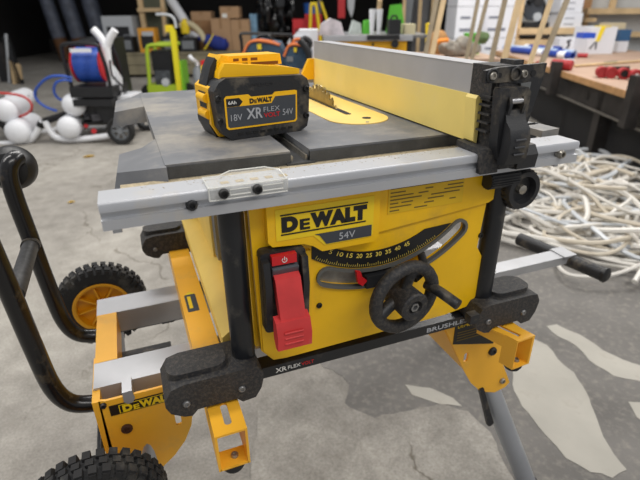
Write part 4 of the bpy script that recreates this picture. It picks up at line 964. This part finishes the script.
x0, x1, z0, z1 = rect(191, 202, 68, 84, 5.6); cx_ = (x0+x1)/2; rr_ = (x1-x0)/2
obj('canister', la([(0, 0), (rr_, 0), (rr_, z1-.03), (rr_*.6, z1), (rr_*.3, z1+.02), (0, z1+.02)], (cx_, 5.7, 0), Z, 24), gmid, sp_)
obj('nozzle', tube(B(), [(cx_, 5.7, z1+.01), (cx_-.01, 5.7, z1+.05), P3(192, 59, 5.6), P3(189.5, 56, 5.6)], .022, 8, n=3), wpl, sp_); obj('yellow_strip', bx(x1-.01, x1+.035, 5.64, 5.7, .02, z1+.02), ylw, sp_, bevel=.008)
obj('red_cap', bx(x1-.01, x1+.05, 5.65, 5.75, z1+.02, z1+.07), redp, sp_, bevel=.01)

# ---------- side table with two tool bags and white case
V2 = 3.1
tz = at(280, 68, V2+.1).z
wt = thing('side_table', 'timber side table behind the battery, under the tool bags', 'table', (at(290, 60, V2+.3).x, V2+.35, 0))
tx0, tx1 = at(238, 66, V2).x, at(320, 66, V2).x
obj('top', bx(tx0, tx1, V2, V2+.8, tz-.03, tz), ply, wt, bevel=.003)
for x in (tx0+.04, tx1-.08):
    for y in (V2+.04, V2+.72): obj('leg', bx(x, x+.04, y, y+.04, 0, tz-.03), woodd, wt)
def toolbag(lab, px0, px1, pyt, v, hand):
    x0, x1, z0, z1 = rect(px0, px1, pyt, 66, v); h = z1-tz; w_ = x1-x0
    t = thing('tool_bag', lab, 'bag', ((x0+x1)/2, v+.15, tz), 'teal tool bags on the side table')
    obj('bag_body', pr([(x0+w_*.02, tz), (x1-w_*.02, tz), (x1, tz+h*.55), (x1-w_*.12, tz+h*.86), (x1-w_*.35, tz+h*.9), (x0+w_*.35, tz+h*.97), (x0+w_*.15, tz+h*.88), (x0, tz+h*.5)], 'y', v, v+.26), teal, t, bevel=.02)
    for dy in (-.006, .09): obj('orange_piping', tube(B(), [(x0+w_*.0, v+dy, tz+h*.5), (x0+w_*.15, v+dy, tz+h*.86), (x0+w_*.35, v+dy, tz+h*.95), (x1-w_*.35, v+dy, tz+h*.9), (x1-w_*.1, v+dy, tz+h*.8)], .008, 6, n=3), orng, t)
    obj('carry_handle', tube(B(), [(x0+w_*.3, v+.1, tz+h*.9), (x0+w_*.38, v+.1, tz+h*1.08), (x0+w_*.6, v+.1, tz+h*1.08), (x0+w_*.68, v+.1, tz+h*.88)], .010, 8), hand, t)
    obj('tag', bx(x0+w_*.1, x0+w_*.32, v-.01, v+.0, tz+h*.3, tz+h*.5), MATS['mid_grey'], t); obj('yellow_pull', bx(x0+w_*.36, x0+w_*.46, v-.012, v-.002, tz+h*.66, tz+h*.84), ylw, t)
toolbag('teal fabric tool bag with orange piping, left one behind the battery', 243, 284, 39, V2+.05, blm)
toolbag('teal fabric tool bag with orange piping, right one beside the fence end', 284, 312, 43, V2+.02, orng)
rk = thing('folding_rack', 'black tube rack standing behind the teal tool bags', 'rack', (at(265, 40, V2+.4).x, V2+.42, tz))
obj('top_tube', tube(B(), [P3(241, 40, V2+.4), P3(241, 34, V2+.4), P3(252, 33.5, V2+.4), P3(292, 35, V2+.4)], .010, 8, n=3), blm, rk); obj('upright', cy((at(241.5, 40, V2+.4).x, V2+.4, tz), P3(241, 37, V2+.4), .010), blm, rk); obj('upright', cy((at(292, 40, V2+.4).x, V2+.4, tz), P3(292, 35, V2+.4), .010), blm, rk)
wc = thing('white_case', 'white case with slanted lid on the side table behind the right tool bag', 'case', (at(305, 40, V2+.5).x, V2+.6, tz))
x0, x1, z0, z1 = rect(288, 318, 30, 66, V2+.5)
obj('case_body', pr([(x0, tz), (x1, tz), (x1, z1), (x0+.08, z1), (x0, z1-.07)], 'y', V2+.48, V2+.76), wpl, wc, bevel=.008)
obj('lid_handle', bx((x0+x1)/2-.05, (x0+x1)/2+.05, V2+.46, V2+.485, z1-.06, z1-.04), glite, wc, bevel=.004)
gl = thing('work_gloves', 'black padded gloves on the right tool bag, by the fence end', 'gloves', (at(304, 50, V2).x, V2, tz))
gb = B(); tube(gb, [(at(311, 60, V2-.03).x, V2-.03, tz+.0), P3(308, 52, V2-.03), P3(303, 44, V2-.03), P3(299, 40, V2-.03)], .020, 10, n=4); tube(gb, [P3(307, 50, V2-.01), P3(310, 43, V2-.01), P3(306, 38.5, V2-.01), P3(302, 40, V2-.01)], .018, 10, n=4)
obj('glove', gb, blp, gl)

# ---------- second table saw
V3 = 3.5
s2 = thing('table_saw', 'second yellow table saw with grey top, beyond the long grey fence', 'table saw', (at(375, 42, V3).x, V3+.3, 0))
x0, x1, z0, z1 = rect(323, 429, 35.5, 48, V3); tzz = z1
obj('table_top', bx(x0+.05, x1, V3+.05, V3+.65, tzz-.02, tzz), tabm, s2, bevel=.004)
rx0, rx1, rz0, rz1 = rect(323, 413, 35.5, 39.5, V3); obj('front_rail', bx(rx0, rx1, V3, V3+.045, rz0-.01, rz1+.0), alu, s2, bevel=.004)
x0, x1, z0, z1 = rect(327, 407, 40, 60, V3); obj('body_housing', bx(x0, x1, V3+.02, V3+.5, z0, z1-.01), bgyel, s2, bevel=.02)
x0b, x1b, z0b, z1b = rect(367, 399, 35, 39.5, V3); obj('fence_lock', bx(x0b, x1b, V3-.03, V3+.0, z0b, z1b), blp, s2, bevel=.008)
obj('knob', cy(P3(395, 44, V3-.02), P3(395, 44, V3+.03), .025), blp, s2); obj('lock_knob', cy(P3(373, 44.5, V3-.0), P3(373, 44.5, V3+.03), .008), blp, s2)
obj('post', bx(at(408, 50, V3).x, at(412, 50, V3).x, V3+.02, V3+.06, z0, z1-.01), blp, s2, bevel=.005); obj('post', bx(at(327, 50, V3).x-.04, at(327, 50, V3).x, V3+.02, V3+.06, z0, z1-.01), blp, s2, bevel=.005)
for x in (x0, x1-.04):
    for y in (V3+.04, V3+.44): obj('leg', bx(x, x+.04, y, y+.04, 0, z0+.02), glite, s2)
tp_z = tzz
bxk = thing('black_box', 'black box with a carry grip on the second table saw', 'box', (at(394, 34, V3+.3).x, V3+.3, tp_z))
x0, x1, z0, z1 = rect(389, 401, 19.5, 34, V3+.1); obj('box_body', bx(x0, x1, V3+.1, V3+.22, tp_z, z1), blp, bxk, bevel=.01); obj('grip', tube(B(), [(x0+.02, V3+.16, z1-.005), (x0+.025, V3+.16, z1+.02), (x1-.025, V3+.16, z1+.02), (x1-.02, V3+.16, z1-.005)], .007, 6, n=2), blm, bxk)
wj = thing('white_jug', 'white plastic trouser shaped jug pair on the second table saw', 'jug', (at(377, 34, V3+.2).x, V3+.25, tp_z))
for a in (372.5, 379.5):
    x = at(a, 20, V3+.2).x; zt = at(376, 9, V3+.2).z; obj('jug_tube', la([(0, 0), (.014, 0), (.022, (zt-tp_z)*.8), (.024, zt-tp_z), (0, zt-tp_z)], (x, V3+.22, tp_z), Z, 16), wpl, wj)
obj('wood_stub', cy((at(379, 10, V3+.2).x, V3+.23, tp_z+.1), P3(380, 0, V3+.2), .016), wood, wj)
one('green_bag', 'bright green bag with yellow stripe behind the black box', 'bag', pr([(at(386, 34, V3+.4).x, tp_z), (at(404, 34, V3+.4).x, tp_z), (at(400, 15, V3+.4).x, at(400, 4, V3+.4).z), (at(390, 15, V3+.4).x, at(390, 5, V3+.4).z)], 'y', V3+.35, V3+.43), green, bevel=.02)
one('plastic_bag', 'white and pink plastic bag left on the second saw, by the yellow pole', 'bag', pr([(at(318, 33, V3+.3).x, tp_z), (at(343, 33, V3+.3).x, tp_z), (at(340, 25, V3+.3).x, tp_z+.08), (at(330, 25, V3+.3).x, tp_z+.105), (at(321, 25, V3+.3).x, tp_z+.07)], 'y', V3+.1, V3+.3), mat('pale_pink_film', (204, 196, 200), .5, var=.2, vs=20), bevel=.02)
one('green_rag', 'green cloth bundle on the second saw left of the white jug', 'cloth', pr([(at(361, 33, V3+.4).x, tp_z), (at(372, 33, V3+.4).x, tp_z), (at(370, 25, V3+.4).x, tp_z+.09), (at(363, 25, V3+.4).x, tp_z+.085)], 'y', V3+.25, V3+.4), green, bevel=.015)
one('white_rag', 'white cloth bundle on the second saw beside the green cloth', 'cloth', pr([(at(348, 33, V3+.4).x, tp_z), (at(360, 33, V3+.4).x, tp_z), (at(359, 25, V3+.4).x, tp_z+.07), (at(352, 25, V3+.4).x, tp_z+.09)], 'y', V3+.25, V3+.4), mat('pale_cloth', (190, 200, 196), .8, var=.15, vs=20), bevel=.015)
one('offcut_box', 'small cream box on the second saw right of the black box', 'box', bx(at(403, 33, V3+.2).x, at(414, 33, V3+.2).x, V3+.15, V3+.3, tp_z, at(408, 24, V3+.2).z), mat('cream', (206, 196, 160), .7), bevel=.01)

# ---------- leaning battens
batw = mat('batten_pine', (198, 172, 132), .7, var=.1, vs=8)
for i, (xa, ya, xb, v0_, v1_, wpx, m, lab) in enumerate((
  (432, 54, 443.5, 2.9, 3.05, 4.6, batw, 'pale leaning batten, brightest left of the white cartons'),
  (426, 52, 436.5, 3.05, 3.2, 4, woodd, 'dull leaning batten leftmost of all'),
  (467, 56, 478, 3.05, 3.2, 3, woodd, 'thin grey leaning batten in front of the white cartons, left of a pair'),
  (473, 55, 487, 2.9, 3.05, 3, woodd, 'thin grey leaning batten in front of the white cartons, right of a pair'),
  (491, 61, 505, 2.8, 2.95, 4, woodd, 'grey leaning batten just left of the brightest pale batten above the fence lock'),
  (504, 60, 519, 2.7, 2.85, 5.2, batw, 'bright pale leaning batten behind the fence lock'),
  (529, 66, 551, 2.55, 2.7, 3.6, batw, 'pale leaning batten crossing the blue rolls'),
  (543, 60, 567, 2.75, 2.9, 4.4, woodd, 'grey brown leaning batten beside the black bench post'))):
    a = at(xa, ya, v0_); b = at(xb, 0, v1_); d = b-a; t0 = -a.z/d.z; f0 = a+d*t0; e = a+d*(2.25-a.z)/d.z; wv = at(xa+wpx, ya, v0_).x-a.x
    bm = B(); vs = []
    for p in (f0, e):
        for du, dv in ((-wv/2, -.012), (wv/2, -.012), (wv/2, .012), (-wv/2, .012)): vs.append(bm.verts.new((p.x+du, p.y+dv, p.z)))
    bm.faces.new(vs[:4]); bm.faces.new(vs[4:][::-1])
    for k in range(4): bm.faces.new((vs[k], vs[(k+1) % 4], vs[4+(k+1) % 4], vs[4+k]))
    one('timber_batten', lab, 'batten', bm, m, group='battens leaning behind the fence')

# ---------- rags, brown bag, white cartons at the back right
gz = at(460, 56, 4.2).z
bn = thing('low_table', 'low timber table under the pile of grey rags', 'table', (at(455, 60, 4.2).x, 4.3, 0))
x0, x1 = at(422, 58, 4.2).x, at(492, 58, 4.2).x
obj('top', bx(x0, x1, 3.95, 4.6, gz-.03, gz), ply, bn, bevel=.003)
for x in (x0+.02, x1-.06):
    for y in (4.0, 4.52): obj('leg', bx(x, x+.04, y, y+.04, 0, gz-.03), woodd, bn)
random.seed(5)
for i, (px, py, r, lab) in enumerate(((449, 48, .060, 'grey rag bundle at the left end of the pile, above the fence'), (458, 50, .062, 'grey rag bundle in the middle of the pile'), (464, 44, .058, 'grey rag bundle on top of the pile'), (471, 49, .055, 'grey brown rag bundle at the right of the pile'), (482, 38, .045, 'dark green rag tip rising from the right of the pile'))):
    c = at(px, py, 4.15); t = bmesh.new(); bmesh.ops.create_icosphere(t, subdivisions=3, radius=r)
    for v in t.verts: v.co *= 1+.35*noise.noise(v.co*22+Vector((i*3, 0, 0))); v.co.x *= 1.3
    c.z = max(c.z, gz+r*.9) if i < 4 else gz+.14
    merge(B(), bmesh.new()); bb = B(); merge(bb, t, Matrix.Translation(c))
    one('rag_bundle', lab, 'rag', bb, mat('grey_rag', (140, 134, 124), .9, var=.25, vs=14) if i < 4 else mat('olive_rag', (90, 110, 70), .9, var=.2, vs=14), group='rags piled above the fence')
bz = B(); lathe(bz, [(0, 0), (.07, 0), (.085, .06), (.08, .13), (.05, .175), (.02, .19), (0, .19)], (at(439, 40, 4.4).x, 4.42, gz), Z, 20)
one('brown_bag', 'rounded brown paper bag behind the pale batten', 'bag', bz, mat('brown_paper', (160, 116, 66), .8, var=.1, vs=10))
one('orange_strap', 'orange strap beside the brown bag above the fence', 'strap', tube(B(), [P3(434, 43, 4.05), P3(440, 41, 4.03), P3(448, 40, 4.05)], .016, 8), mat('strap_orange', (236, 140, 40), .6))
one('yellow_clamp', 'yellow frame standing left of the brown bag', 'clamp', tube(B(), [(at(427, 46, 4.5).x, 4.5, gz), P3(427, 24, 4.5), P3(433, 23, 4.5)], .012, 6, n=0), ylw)
one('lime_tape', 'bright green tape rolls on the rag pile in front of the white cartons', 'tape', bx(at(465, 38, 4.4).x, at(479, 38, 4.4).x, 4.35, 4.45, gz, at(470, 33, 4.4).z), green, bevel=.02)
def print_ex(t, x0, x1, v, z0, z1):
    w_ = x1-x0; h = z1-z0
    obj('carton_print', box(bx(x0+w_*.15, x0+w_*.5, v-.003, v+.001, z0+h*.62, z0+h*.7), x0+w_*.15, x0+w_*.65, v-.003, v+.001, z0+h*.22, z0+h*.32), mat('carton_ink', (120, 124, 136), .6), t)
vc = 6.3
zb = 0
x0, x1, z0, z1 = rect(455, 486, 10, 60, vc)
for k, (za_, zb_, lab) in enumerate(((0, .34, 'lowest'), (.345, .69, 'second'), (.695, 1.04, 'third'), (1.045, 1.40, 'topmost'))):
    for (a, b, col) in ((455, 483, 'left stack'), (484, 520, 'right stack')):
        xx0, xx1 = at(a, 30, vc).x, at(b, 30, vc).x
        t = thing('white_carton', 'white carton %s in the %s at the back' % (lab, col), 'box', ((xx0+xx1)/2, vc+.25, za_), 'white cartons stacked at the back')
        obj('carton', bx(xx0, xx1-.012, vc+(.08 if col[0] == 'r' else 0), vc+.5, za_+.001, zb_), wcard, t, bevel=.01)
        print_ex(t, xx0, xx1, vc+(.08 if col[0] == 'r' else 0), za_, zb_)
# shelving on the right wall
zs = at(560, 29, 6.0).z; zs2 = at(620, 8, 6.6).z
shf = thing('wall_shelving', 'pale timber wall shelving with posts on the grey wall above the bench', 'shelving', (at(580, 30, 6.6).x, 6.6, 0))
obj('shelf_board', bx(at(518, 30, 6.4).x, at(586, 30, 6.4).x, 6.35, 6.95, zs-.07, zs), wood, shf, bevel=.004)
obj('shelf_board', bx(at(518, 35, 6.3).x, at(556, 35, 6.3).x, 6.33, 6.95, zs-.20, zs-.13), wood, shf, bevel=.004)
obj('shelf_board', bx(at(588, 8, 6.8).x, 6.9, 6.8, 6.98, zs2-.07, zs2), wood, shf, bevel=.004)
obj('rail', bx(at(628, 34, 6.85).x, 6.9, 6.85, 6.98, at(630, 37, 6.85).z, at(630, 32, 6.85).z), wood, shf, bevel=.004)
for a, vz in ((517.5, 6.4), (584, 6.9), (608, 6.9)): obj('upright', bx(at(a, 20, vz).x, at(a+4.5, 20, vz).x, vz, vz+.06, (zs2 if a == 608 else 0), 2.6), wood, shf)
obj('dark_back', bx(at(519, 40, 6.9).x, at(553, 40, 6.9).x, 6.9, 6.96, .3, zs-.2), cardd, shf)
# black drill stand on the shelf
ms = thing('mitre_saw', 'black mitre saw on the timber shelf behind the leaning battens', 'saw', (at(532, 28, 6.5).x, 6.6, zs))
x0, x1 = at(521, 28, 6.5).x, at(545, 28, 6.5).x
obj('saw_base', bx(x0, x1, 6.4, 6.8, zs, zs+.06), blp, ms, bevel=.01); obj('saw_arm', tube(B(), [(x1-.04, 6.65, zs+.05), (x1-.02, 6.6, zs+.22), ((x0+x1)/2, 6.55, zs+.34), (x0+.04, 6.5, zs+.28)], .035, 10), blp, ms)
obj('blade_guard', cy(((x0+x1)/2-.02, 6.52, zs+.2), ((x0+x1)/2-.02, 6.56, zs+.2), .12, seg=28), mat('guard_grey', (62, 66, 72), .4), ms); obj('motor', cy(((x0+x1)/2+.02, 6.5, zs+.3), ((x0+x1)/2+.06, 6.7, zs+.3), .06), blp, ms); obj('clear_guard', cy(((x0+x1)/2+.03, 6.49, zs+.12), ((x0+x1)/2+.03, 6.52, zs+.12), .05), glite, ms)
def hand_ex(t, x0, x1, v, z0, z1):
    w_ = x1-x0; h = z1-z0; bm = B()
    for k in (0.2, .62):
        for j in range(5): box(bm, x0+w_*(.2+.09*j), x0+w_*(.265+.09*j), v-.003, v+.001, z0+h*k, z0+h*(k+.09))
    obj('carton_print', bm, mat('carton_ink', (120, 124, 136)), t)
zc = zs+.001
carton('white carton with printed marks, lower one on the timber shelf', 560, 582, 13.5, 28, 6.4, .4, wcard, zc, hand_ex, 'white cartons on the timber shelf', 'white_carton', tapef=False)
carton('white carton with printed marks, upper one on the timber shelf', 561, 583, -2, 13.3, 6.42, .4, wcard, at(570, 13.5, 6.4).z+.012, hand_ex, 'white cartons on the timber shelf', 'white_carton', tapef=False)
carton('brown carton beside the white cartons on the timber shelf', 583, 591, -1, 15, 6.6, .3, cardd, zs2, name='cardboard_box')
one('shelf_bracket', 'small tan bracket under the brown carton on the wall', 'bracket', bx(at(584, 22, 6.8).x, at(596, 22, 6.8).x, 6.8, 6.99, at(588, 22, 6.8).z, at(588, 18, 6.8).z), wood, bevel=.01)

# ---------- long workbench at the right
XF = Matrix.Translation((2.86, 1.5, 0)) @ Matrix.Rotation(math.atan2(-.44, .9), 4, 'Z')
BZ = .55
wbn = thing('workbench', 'long low workbench with plywood top and dark steel frame at the right', 'workbench', (.8, 1.5, 0))
obj('bench_top', bx(0, 1.62, -.7, 4.05, BZ-.045, BZ), ply, wbn, bevel=.002); obj('top_edge', bx(-.006, .0, -.7, 4.05, BZ-.045, BZ-.001), plye, wbn)
obj('side_beam', bx(.03, .09, -.66, 4.0, BZ-.19, BZ-.046), steeld, wbn, bevel=.006); obj('side_beam', bx(1.5, 1.56, -.66, 4.0, BZ-.19, BZ-.046), steeld, wbn, bevel=.006)
obj('beam_flange', bx(.02, .16, -.66, 4.0, BZ-.205, BZ-.19), mat('worn_steel', (120, 116, 110), .5, .4, var=.2, vs=20), wbn)
for y in (-.6, .75, 2.6, 3.9): obj('cross_beam', bx(.03, 1.56, y, y+.06, BZ-.15, BZ-.05), steeld, wbn)
for x in (.03, 1.48):
    for y in (-.62, .55, 3.85): obj('leg', bx(x, x+.09, y, y+.09, 0, BZ-.05), steeld, wbn, bevel=.005)
for y, zt in ((1.28, BZ+.07), (.0, BZ+.11)): obj('corner_post', bx(-.075, -.007, y, y+.08, .36, zt), steeld, wbn, bevel=.008)
obj('low_shelf', bx(.15, 1.5, -.6, 3.9, .12, .14), pile_dark, wbn); obj('shade_panel', bx(.12, .14, -.6, 3.9, .0, .5), pile_dark, wbn)  # dark panel added, low shelf darkened too, for the shade under the bench
iv = XF.inverted() @ BG
def onb(px, py, z=BZ):
    """point where a pixel ray meets the bench top, in bench coordinates"""
    d = fw + rt*((px-320)/FPX) - up*((py-240)/FPX); t = (z-CAM.z)/d.z; return XF.inverted() @ (CAM+d*t)
# red film pots
def pot(px, py, lab, rr_=.040):
    c = onb(px, py+5.0); t = thing('red_pot', lab, 'pot', (c.x, c.y, BZ), 'red pots on the workbench')
    dd = (XF.inverted().to_3x3() @ Vector((CAM.x, CAM.y, 0)-(XF @ Vector((c.x, c.y, 0))))).normalized() if False else (XF.inverted().to_3x3() @ Vector((-.62, -.78, 0))).normalized()
    o_ = Vector((c.x, c.y, BZ+rr_))
    obj('pot_body', la([(0, -.08), (rr_*.85, -.08), (rr_*.95, -.06), (rr_*.95, .0), (rr_, .0), (rr_, .012), (rr_*.8, .014), (rr_*.78, .006), (0, .006)], o_, dd, 28), redd, t)
    return t, o_, dd
for px, py, lab in ((601, 73, 'red round pot lying on the bench, leftmost of the row'), (610, 73.5, 'red round pot lying on the bench, second from the left'), (623, 74.5, 'red round pot with dark hollow centre, third in the row'), (635, 76.5, 'red round pot at the right edge of the photo')):
    t, o_, dd = pot(px, py, lab)
    if px == 623: obj('dark_opening', cy(o_+dd*.007, o_+dd*.0075, .024), pile_dark, t)
    if px == 635: obj('paper_label', cy(o_+dd*.007, o_+dd*.0078, .014), wpl, t)
a = onb(604, 70); b = onb(630, 70)
one('black_rod', 'black rod lying behind the row of red pots', 'rod', cy((a.x, a.y+.04, BZ+.012), (b.x+.02, b.y+.06, BZ+.012), .012), blm)
a = onb(551, 69.5); b = onb(571, 71)
rr2 = thing('red_roller', 'red ribbed roller lying on the bench beside the dark post', 'roller', (a.x, a.y, BZ))
dv_ = (b-a).normalized(); L_ = (b-a).length; prf = [(0, 0)]
for i in range(9): prf += [(.036, L_*i/9), (.042, L_*(i+.3)/9), (.042, L_*(i+.8)/9)]
prf += [(.036, L_), (0, L_)]
obj('roller_body', la(prf, (a.x, a.y, BZ+.0425), dv_, 24), redd, rr2)
one('red_puck', 'small red cap on the bench left of the dark post', 'cap', la([(0, 0), (.02, 0), (.02, .03), (0, .035)], (onb(538, 65).x, onb(538, 65).y, BZ), Z, 16), redd)
a = onb(572, 67.5); b = onb(645, 62)
rd = thing('wooden_rod', 'thin pale rod with dark green grip lying across the bench', 'rod', (a.x, a.y, BZ))
obj('rod', cy((a.x+.02, a.y, BZ+.013), (b.x, b.y, BZ+.013), .011), wood, rd); m1 = a.lerp(b, .42); m2 = a.lerp(b, .58)
obj('green_grip', cy((m1.x, m1.y, BZ+.014), (m2.x, m2.y, BZ+.014), .0135), mat('dark_green', (40, 84, 60), .5), rd)
# blue rolled sheets
for i, (p0, p1, r, m, lab) in enumerate((((480, 53), (572, 59.5), .034, bluew, 'long dark blue roll lying at the front of the bench rolls'), ((470, 50), (574, 57), .034, mat('pale_blue_roll', (170, 190, 220), .4, var=.2, vs=8), 'long pale striped roll lying behind the dark blue roll'), ((476, 47.5), (560, 53), .036, bluew, 'dark blue roll furthest back among the bench rolls'))):
    a = onb(*p0); b = onb(*p1); t = thing('sheet_roll', lab, 'roll', (b.x, b.y, BZ), 'long rolls on the workbench')
    a = Vector((max(a.x, .1), min(a.y, 3.9), BZ+r+.0005)); b = Vector((b.x, b.y, BZ+r+.0005)); d = (b-a).normalized(); L_ = (b-a).length
    obj('roll', la([(0, 0), (r, 0), (r, L_), (r*.7, L_), (r*.7, L_-.05), (0, L_-.05)], a, d, 20), m, t)
    for q_ in (.45, .8): obj('roll_band', la([(r*1.01, L_*q_), (r*1.03, L_*q_+.01), (r*1.03, L_*q_+.09), (r*1.01, L_*q_+.1)], a, d, 20), wpl if i != 1 else bluew, t)
c = onb(577, 57.5); one('red_end_plug', 'small red tube end on the bench right of the rolls', 'plug', cy((c.x, c.y, BZ+.022), (c.x+.09, c.y-.03, BZ+.022), .022), redd)
c = onb(568, 60.5); one('paper_slip', 'small white paper pad on the bench in front of the rolls', 'paper', bx(c.x-.05, c.x+.05, c.y-.04, c.y+.04, BZ, BZ+.012), wpl, bevel=.002)
# cartons on the bench
def bcarton(lab, px0, px1, pyt, pyb, dep, m, extra=None, dd=0, name='white_carton', rz=None):
    """upright carton whose front foot line is where the pixel ray meets the bench top; faces the camera"""
    global XF
    keep = XF
    c = keep @ onb((px0+px1)/2, pyb); bgc = BG.inverted() @ c; v = bgc.y
    XF = BG
    x0, x1, z0, z1 = rect(px0, px1, pyt, pyb, v)
    t = thing(name, lab, 'box', ((x0+x1)/2, v+dep/2, BZ))
    obj('carton', bx(x0, x1, v, v+dep, BZ+.001, z1), m, t, bevel=.01)
    if extra: extra(t, x0, x1, v, BZ, z1)
    XF = keep; return t
def logo_ex(t, x0, x1, v, z0, z1):
    w_ = x1-x0; h = z1-z0
    obj('printed_mark', tube(B(), [(x0+w_*.3, v-.001, z0+h*.2), (x0+w_*.38, v-.001, z0+h*.55), (x0+w_*.3, v-.001, z0+h*.75), (x0+w_*.42, v-.001, z0+h*.85)], .012, 6), mat('dark_mark', (60, 60, 66), .6), t)
def tape_ex(t, x0, x1, v, z0, z1):
    w_ = x1-x0; h = z1-z0
    obj('yellow_tape', pr([(x0+w_*.28, z0+h*.48), (x0+w_*.42, z0+h*.48), (x0+w_*.55, z1+.003), (x0+w_*.38, z1+.003)], 'y', v-.006, v+.001), tape, t); obj('yellow_tape', bx(x0+w_*.4, x0+w_*.75, v-.003, v+.16, z1, z1+.008), tape, t)
    obj('printed_mark', tube(B(), [(x0+w_*.12, v-.001, z0+h*.2), (x0+w_*.3, v-.001, z0+h*.45), (x0+w_*.34, v-.001, z0+h*.18)], .008, 6), mat('dark_mark', (60, 60, 66)), t)
bcarton('low white carton with dark mark on the bench', 559, 585, 38, 52, .3, wcard, logo_ex)
bcarton('large white carton with yellow tape on the bench', 588, 615, 27, 54, .35, wcard, tape_ex)
bcarton('tan board box behind the taped white carton', 602, 623, 23, 51, .12, mat('tan_board', (206, 190, 156), .7), name='board_box')
bcarton('narrow blue topped white packet standing at the right of the bench', 619, 629, 30, 52, .12, wcard, lambda t, x0, x1, v, z0, z1: obj('blue_top', bx(x0-.002, x1+.002, v-.003, v+.123, z0+(z1-z0)*.5, z1+.003), mat('packet_blue', (50, 90, 130), .5), t), name='packet')
XF = BG
q1 = at(577, 37.5, 5.2)
one('blue_packet', 'blue and green packet on top of the low white carton', 'packet', bx(at(576, 36, 5.45).x, at(588, 36, 5.45).x, 5.3, 5.45, at(580, 38.5, 5.3).z, at(580, 33, 5.3).z), mat('packet_bright_blue', (40, 80, 190), .4), bevel=.008)

# ---------- pile of white cable on the floor at the right
XF = Matrix.Identity(4)
random.seed(21)
cw = mat('cable_white', (216, 212, 204), .4); cb = mat('cable_beige', (198, 188, 170), .5); cg = mat('cable_clear', (200, 204, 208), .25)
cab = B()
cen = Vector((2.45, 1.45, 0))
def in_pile(p): return True
for i in range(150):
    a0 = random.uniform(0, 2*pi); t_ = random.random()
    c = Vector((random.uniform(1.95, 2.85), random.uniform(.80, 1.95), 0))
    c.x += (c.y-1.6)*.1
    R_ = random.uniform(.12, .42); ecc = random.uniform(.5, 1); rot = random.uniform(0, pi)
    h0 = random.uniform(.012, .14)*max(.15, 1-((c-cen).length/.95)**2)
    pts = []; n = random.choice((7, 9, 10)); span = random.uniform(1.2, 2.3)*pi
    for k in range(n):
        a = a0+span*k/(n-1); rr_ = R_*(1+.22*sin(a*2+i)); x = rr_*cos(a); y = rr_*ecc*sin(a)
        pts.append((c.x+x*cos(rot)-y*sin(rot), c.y+x*sin(rot)+y*cos(rot), max(.012, h0+.05*sin(a*1.5+i*1.7)*min(1, h0*12))))
    tube(cab, pts, random.choice((.008, .0105, .013)), 6, n=5, mi=random.choice((0, 0, 0, 1, 2)))
o = obj('cable_pile', cab, [cw, cb, cg]); tagit(o, 'tangled heap of white and beige cable on the floor below the workbench', 'cable', None, 'stuff')
cc = B(); tube(cc, [(2.0, 1.9, .13), (2.15, 1.8, .15), (2.3, 1.84, .13), (2.42, 1.95, .13)], .012, 6); one('yellow_cable', 'short yellow cable on top of the white cable heap', 'cable', cc, ylw)
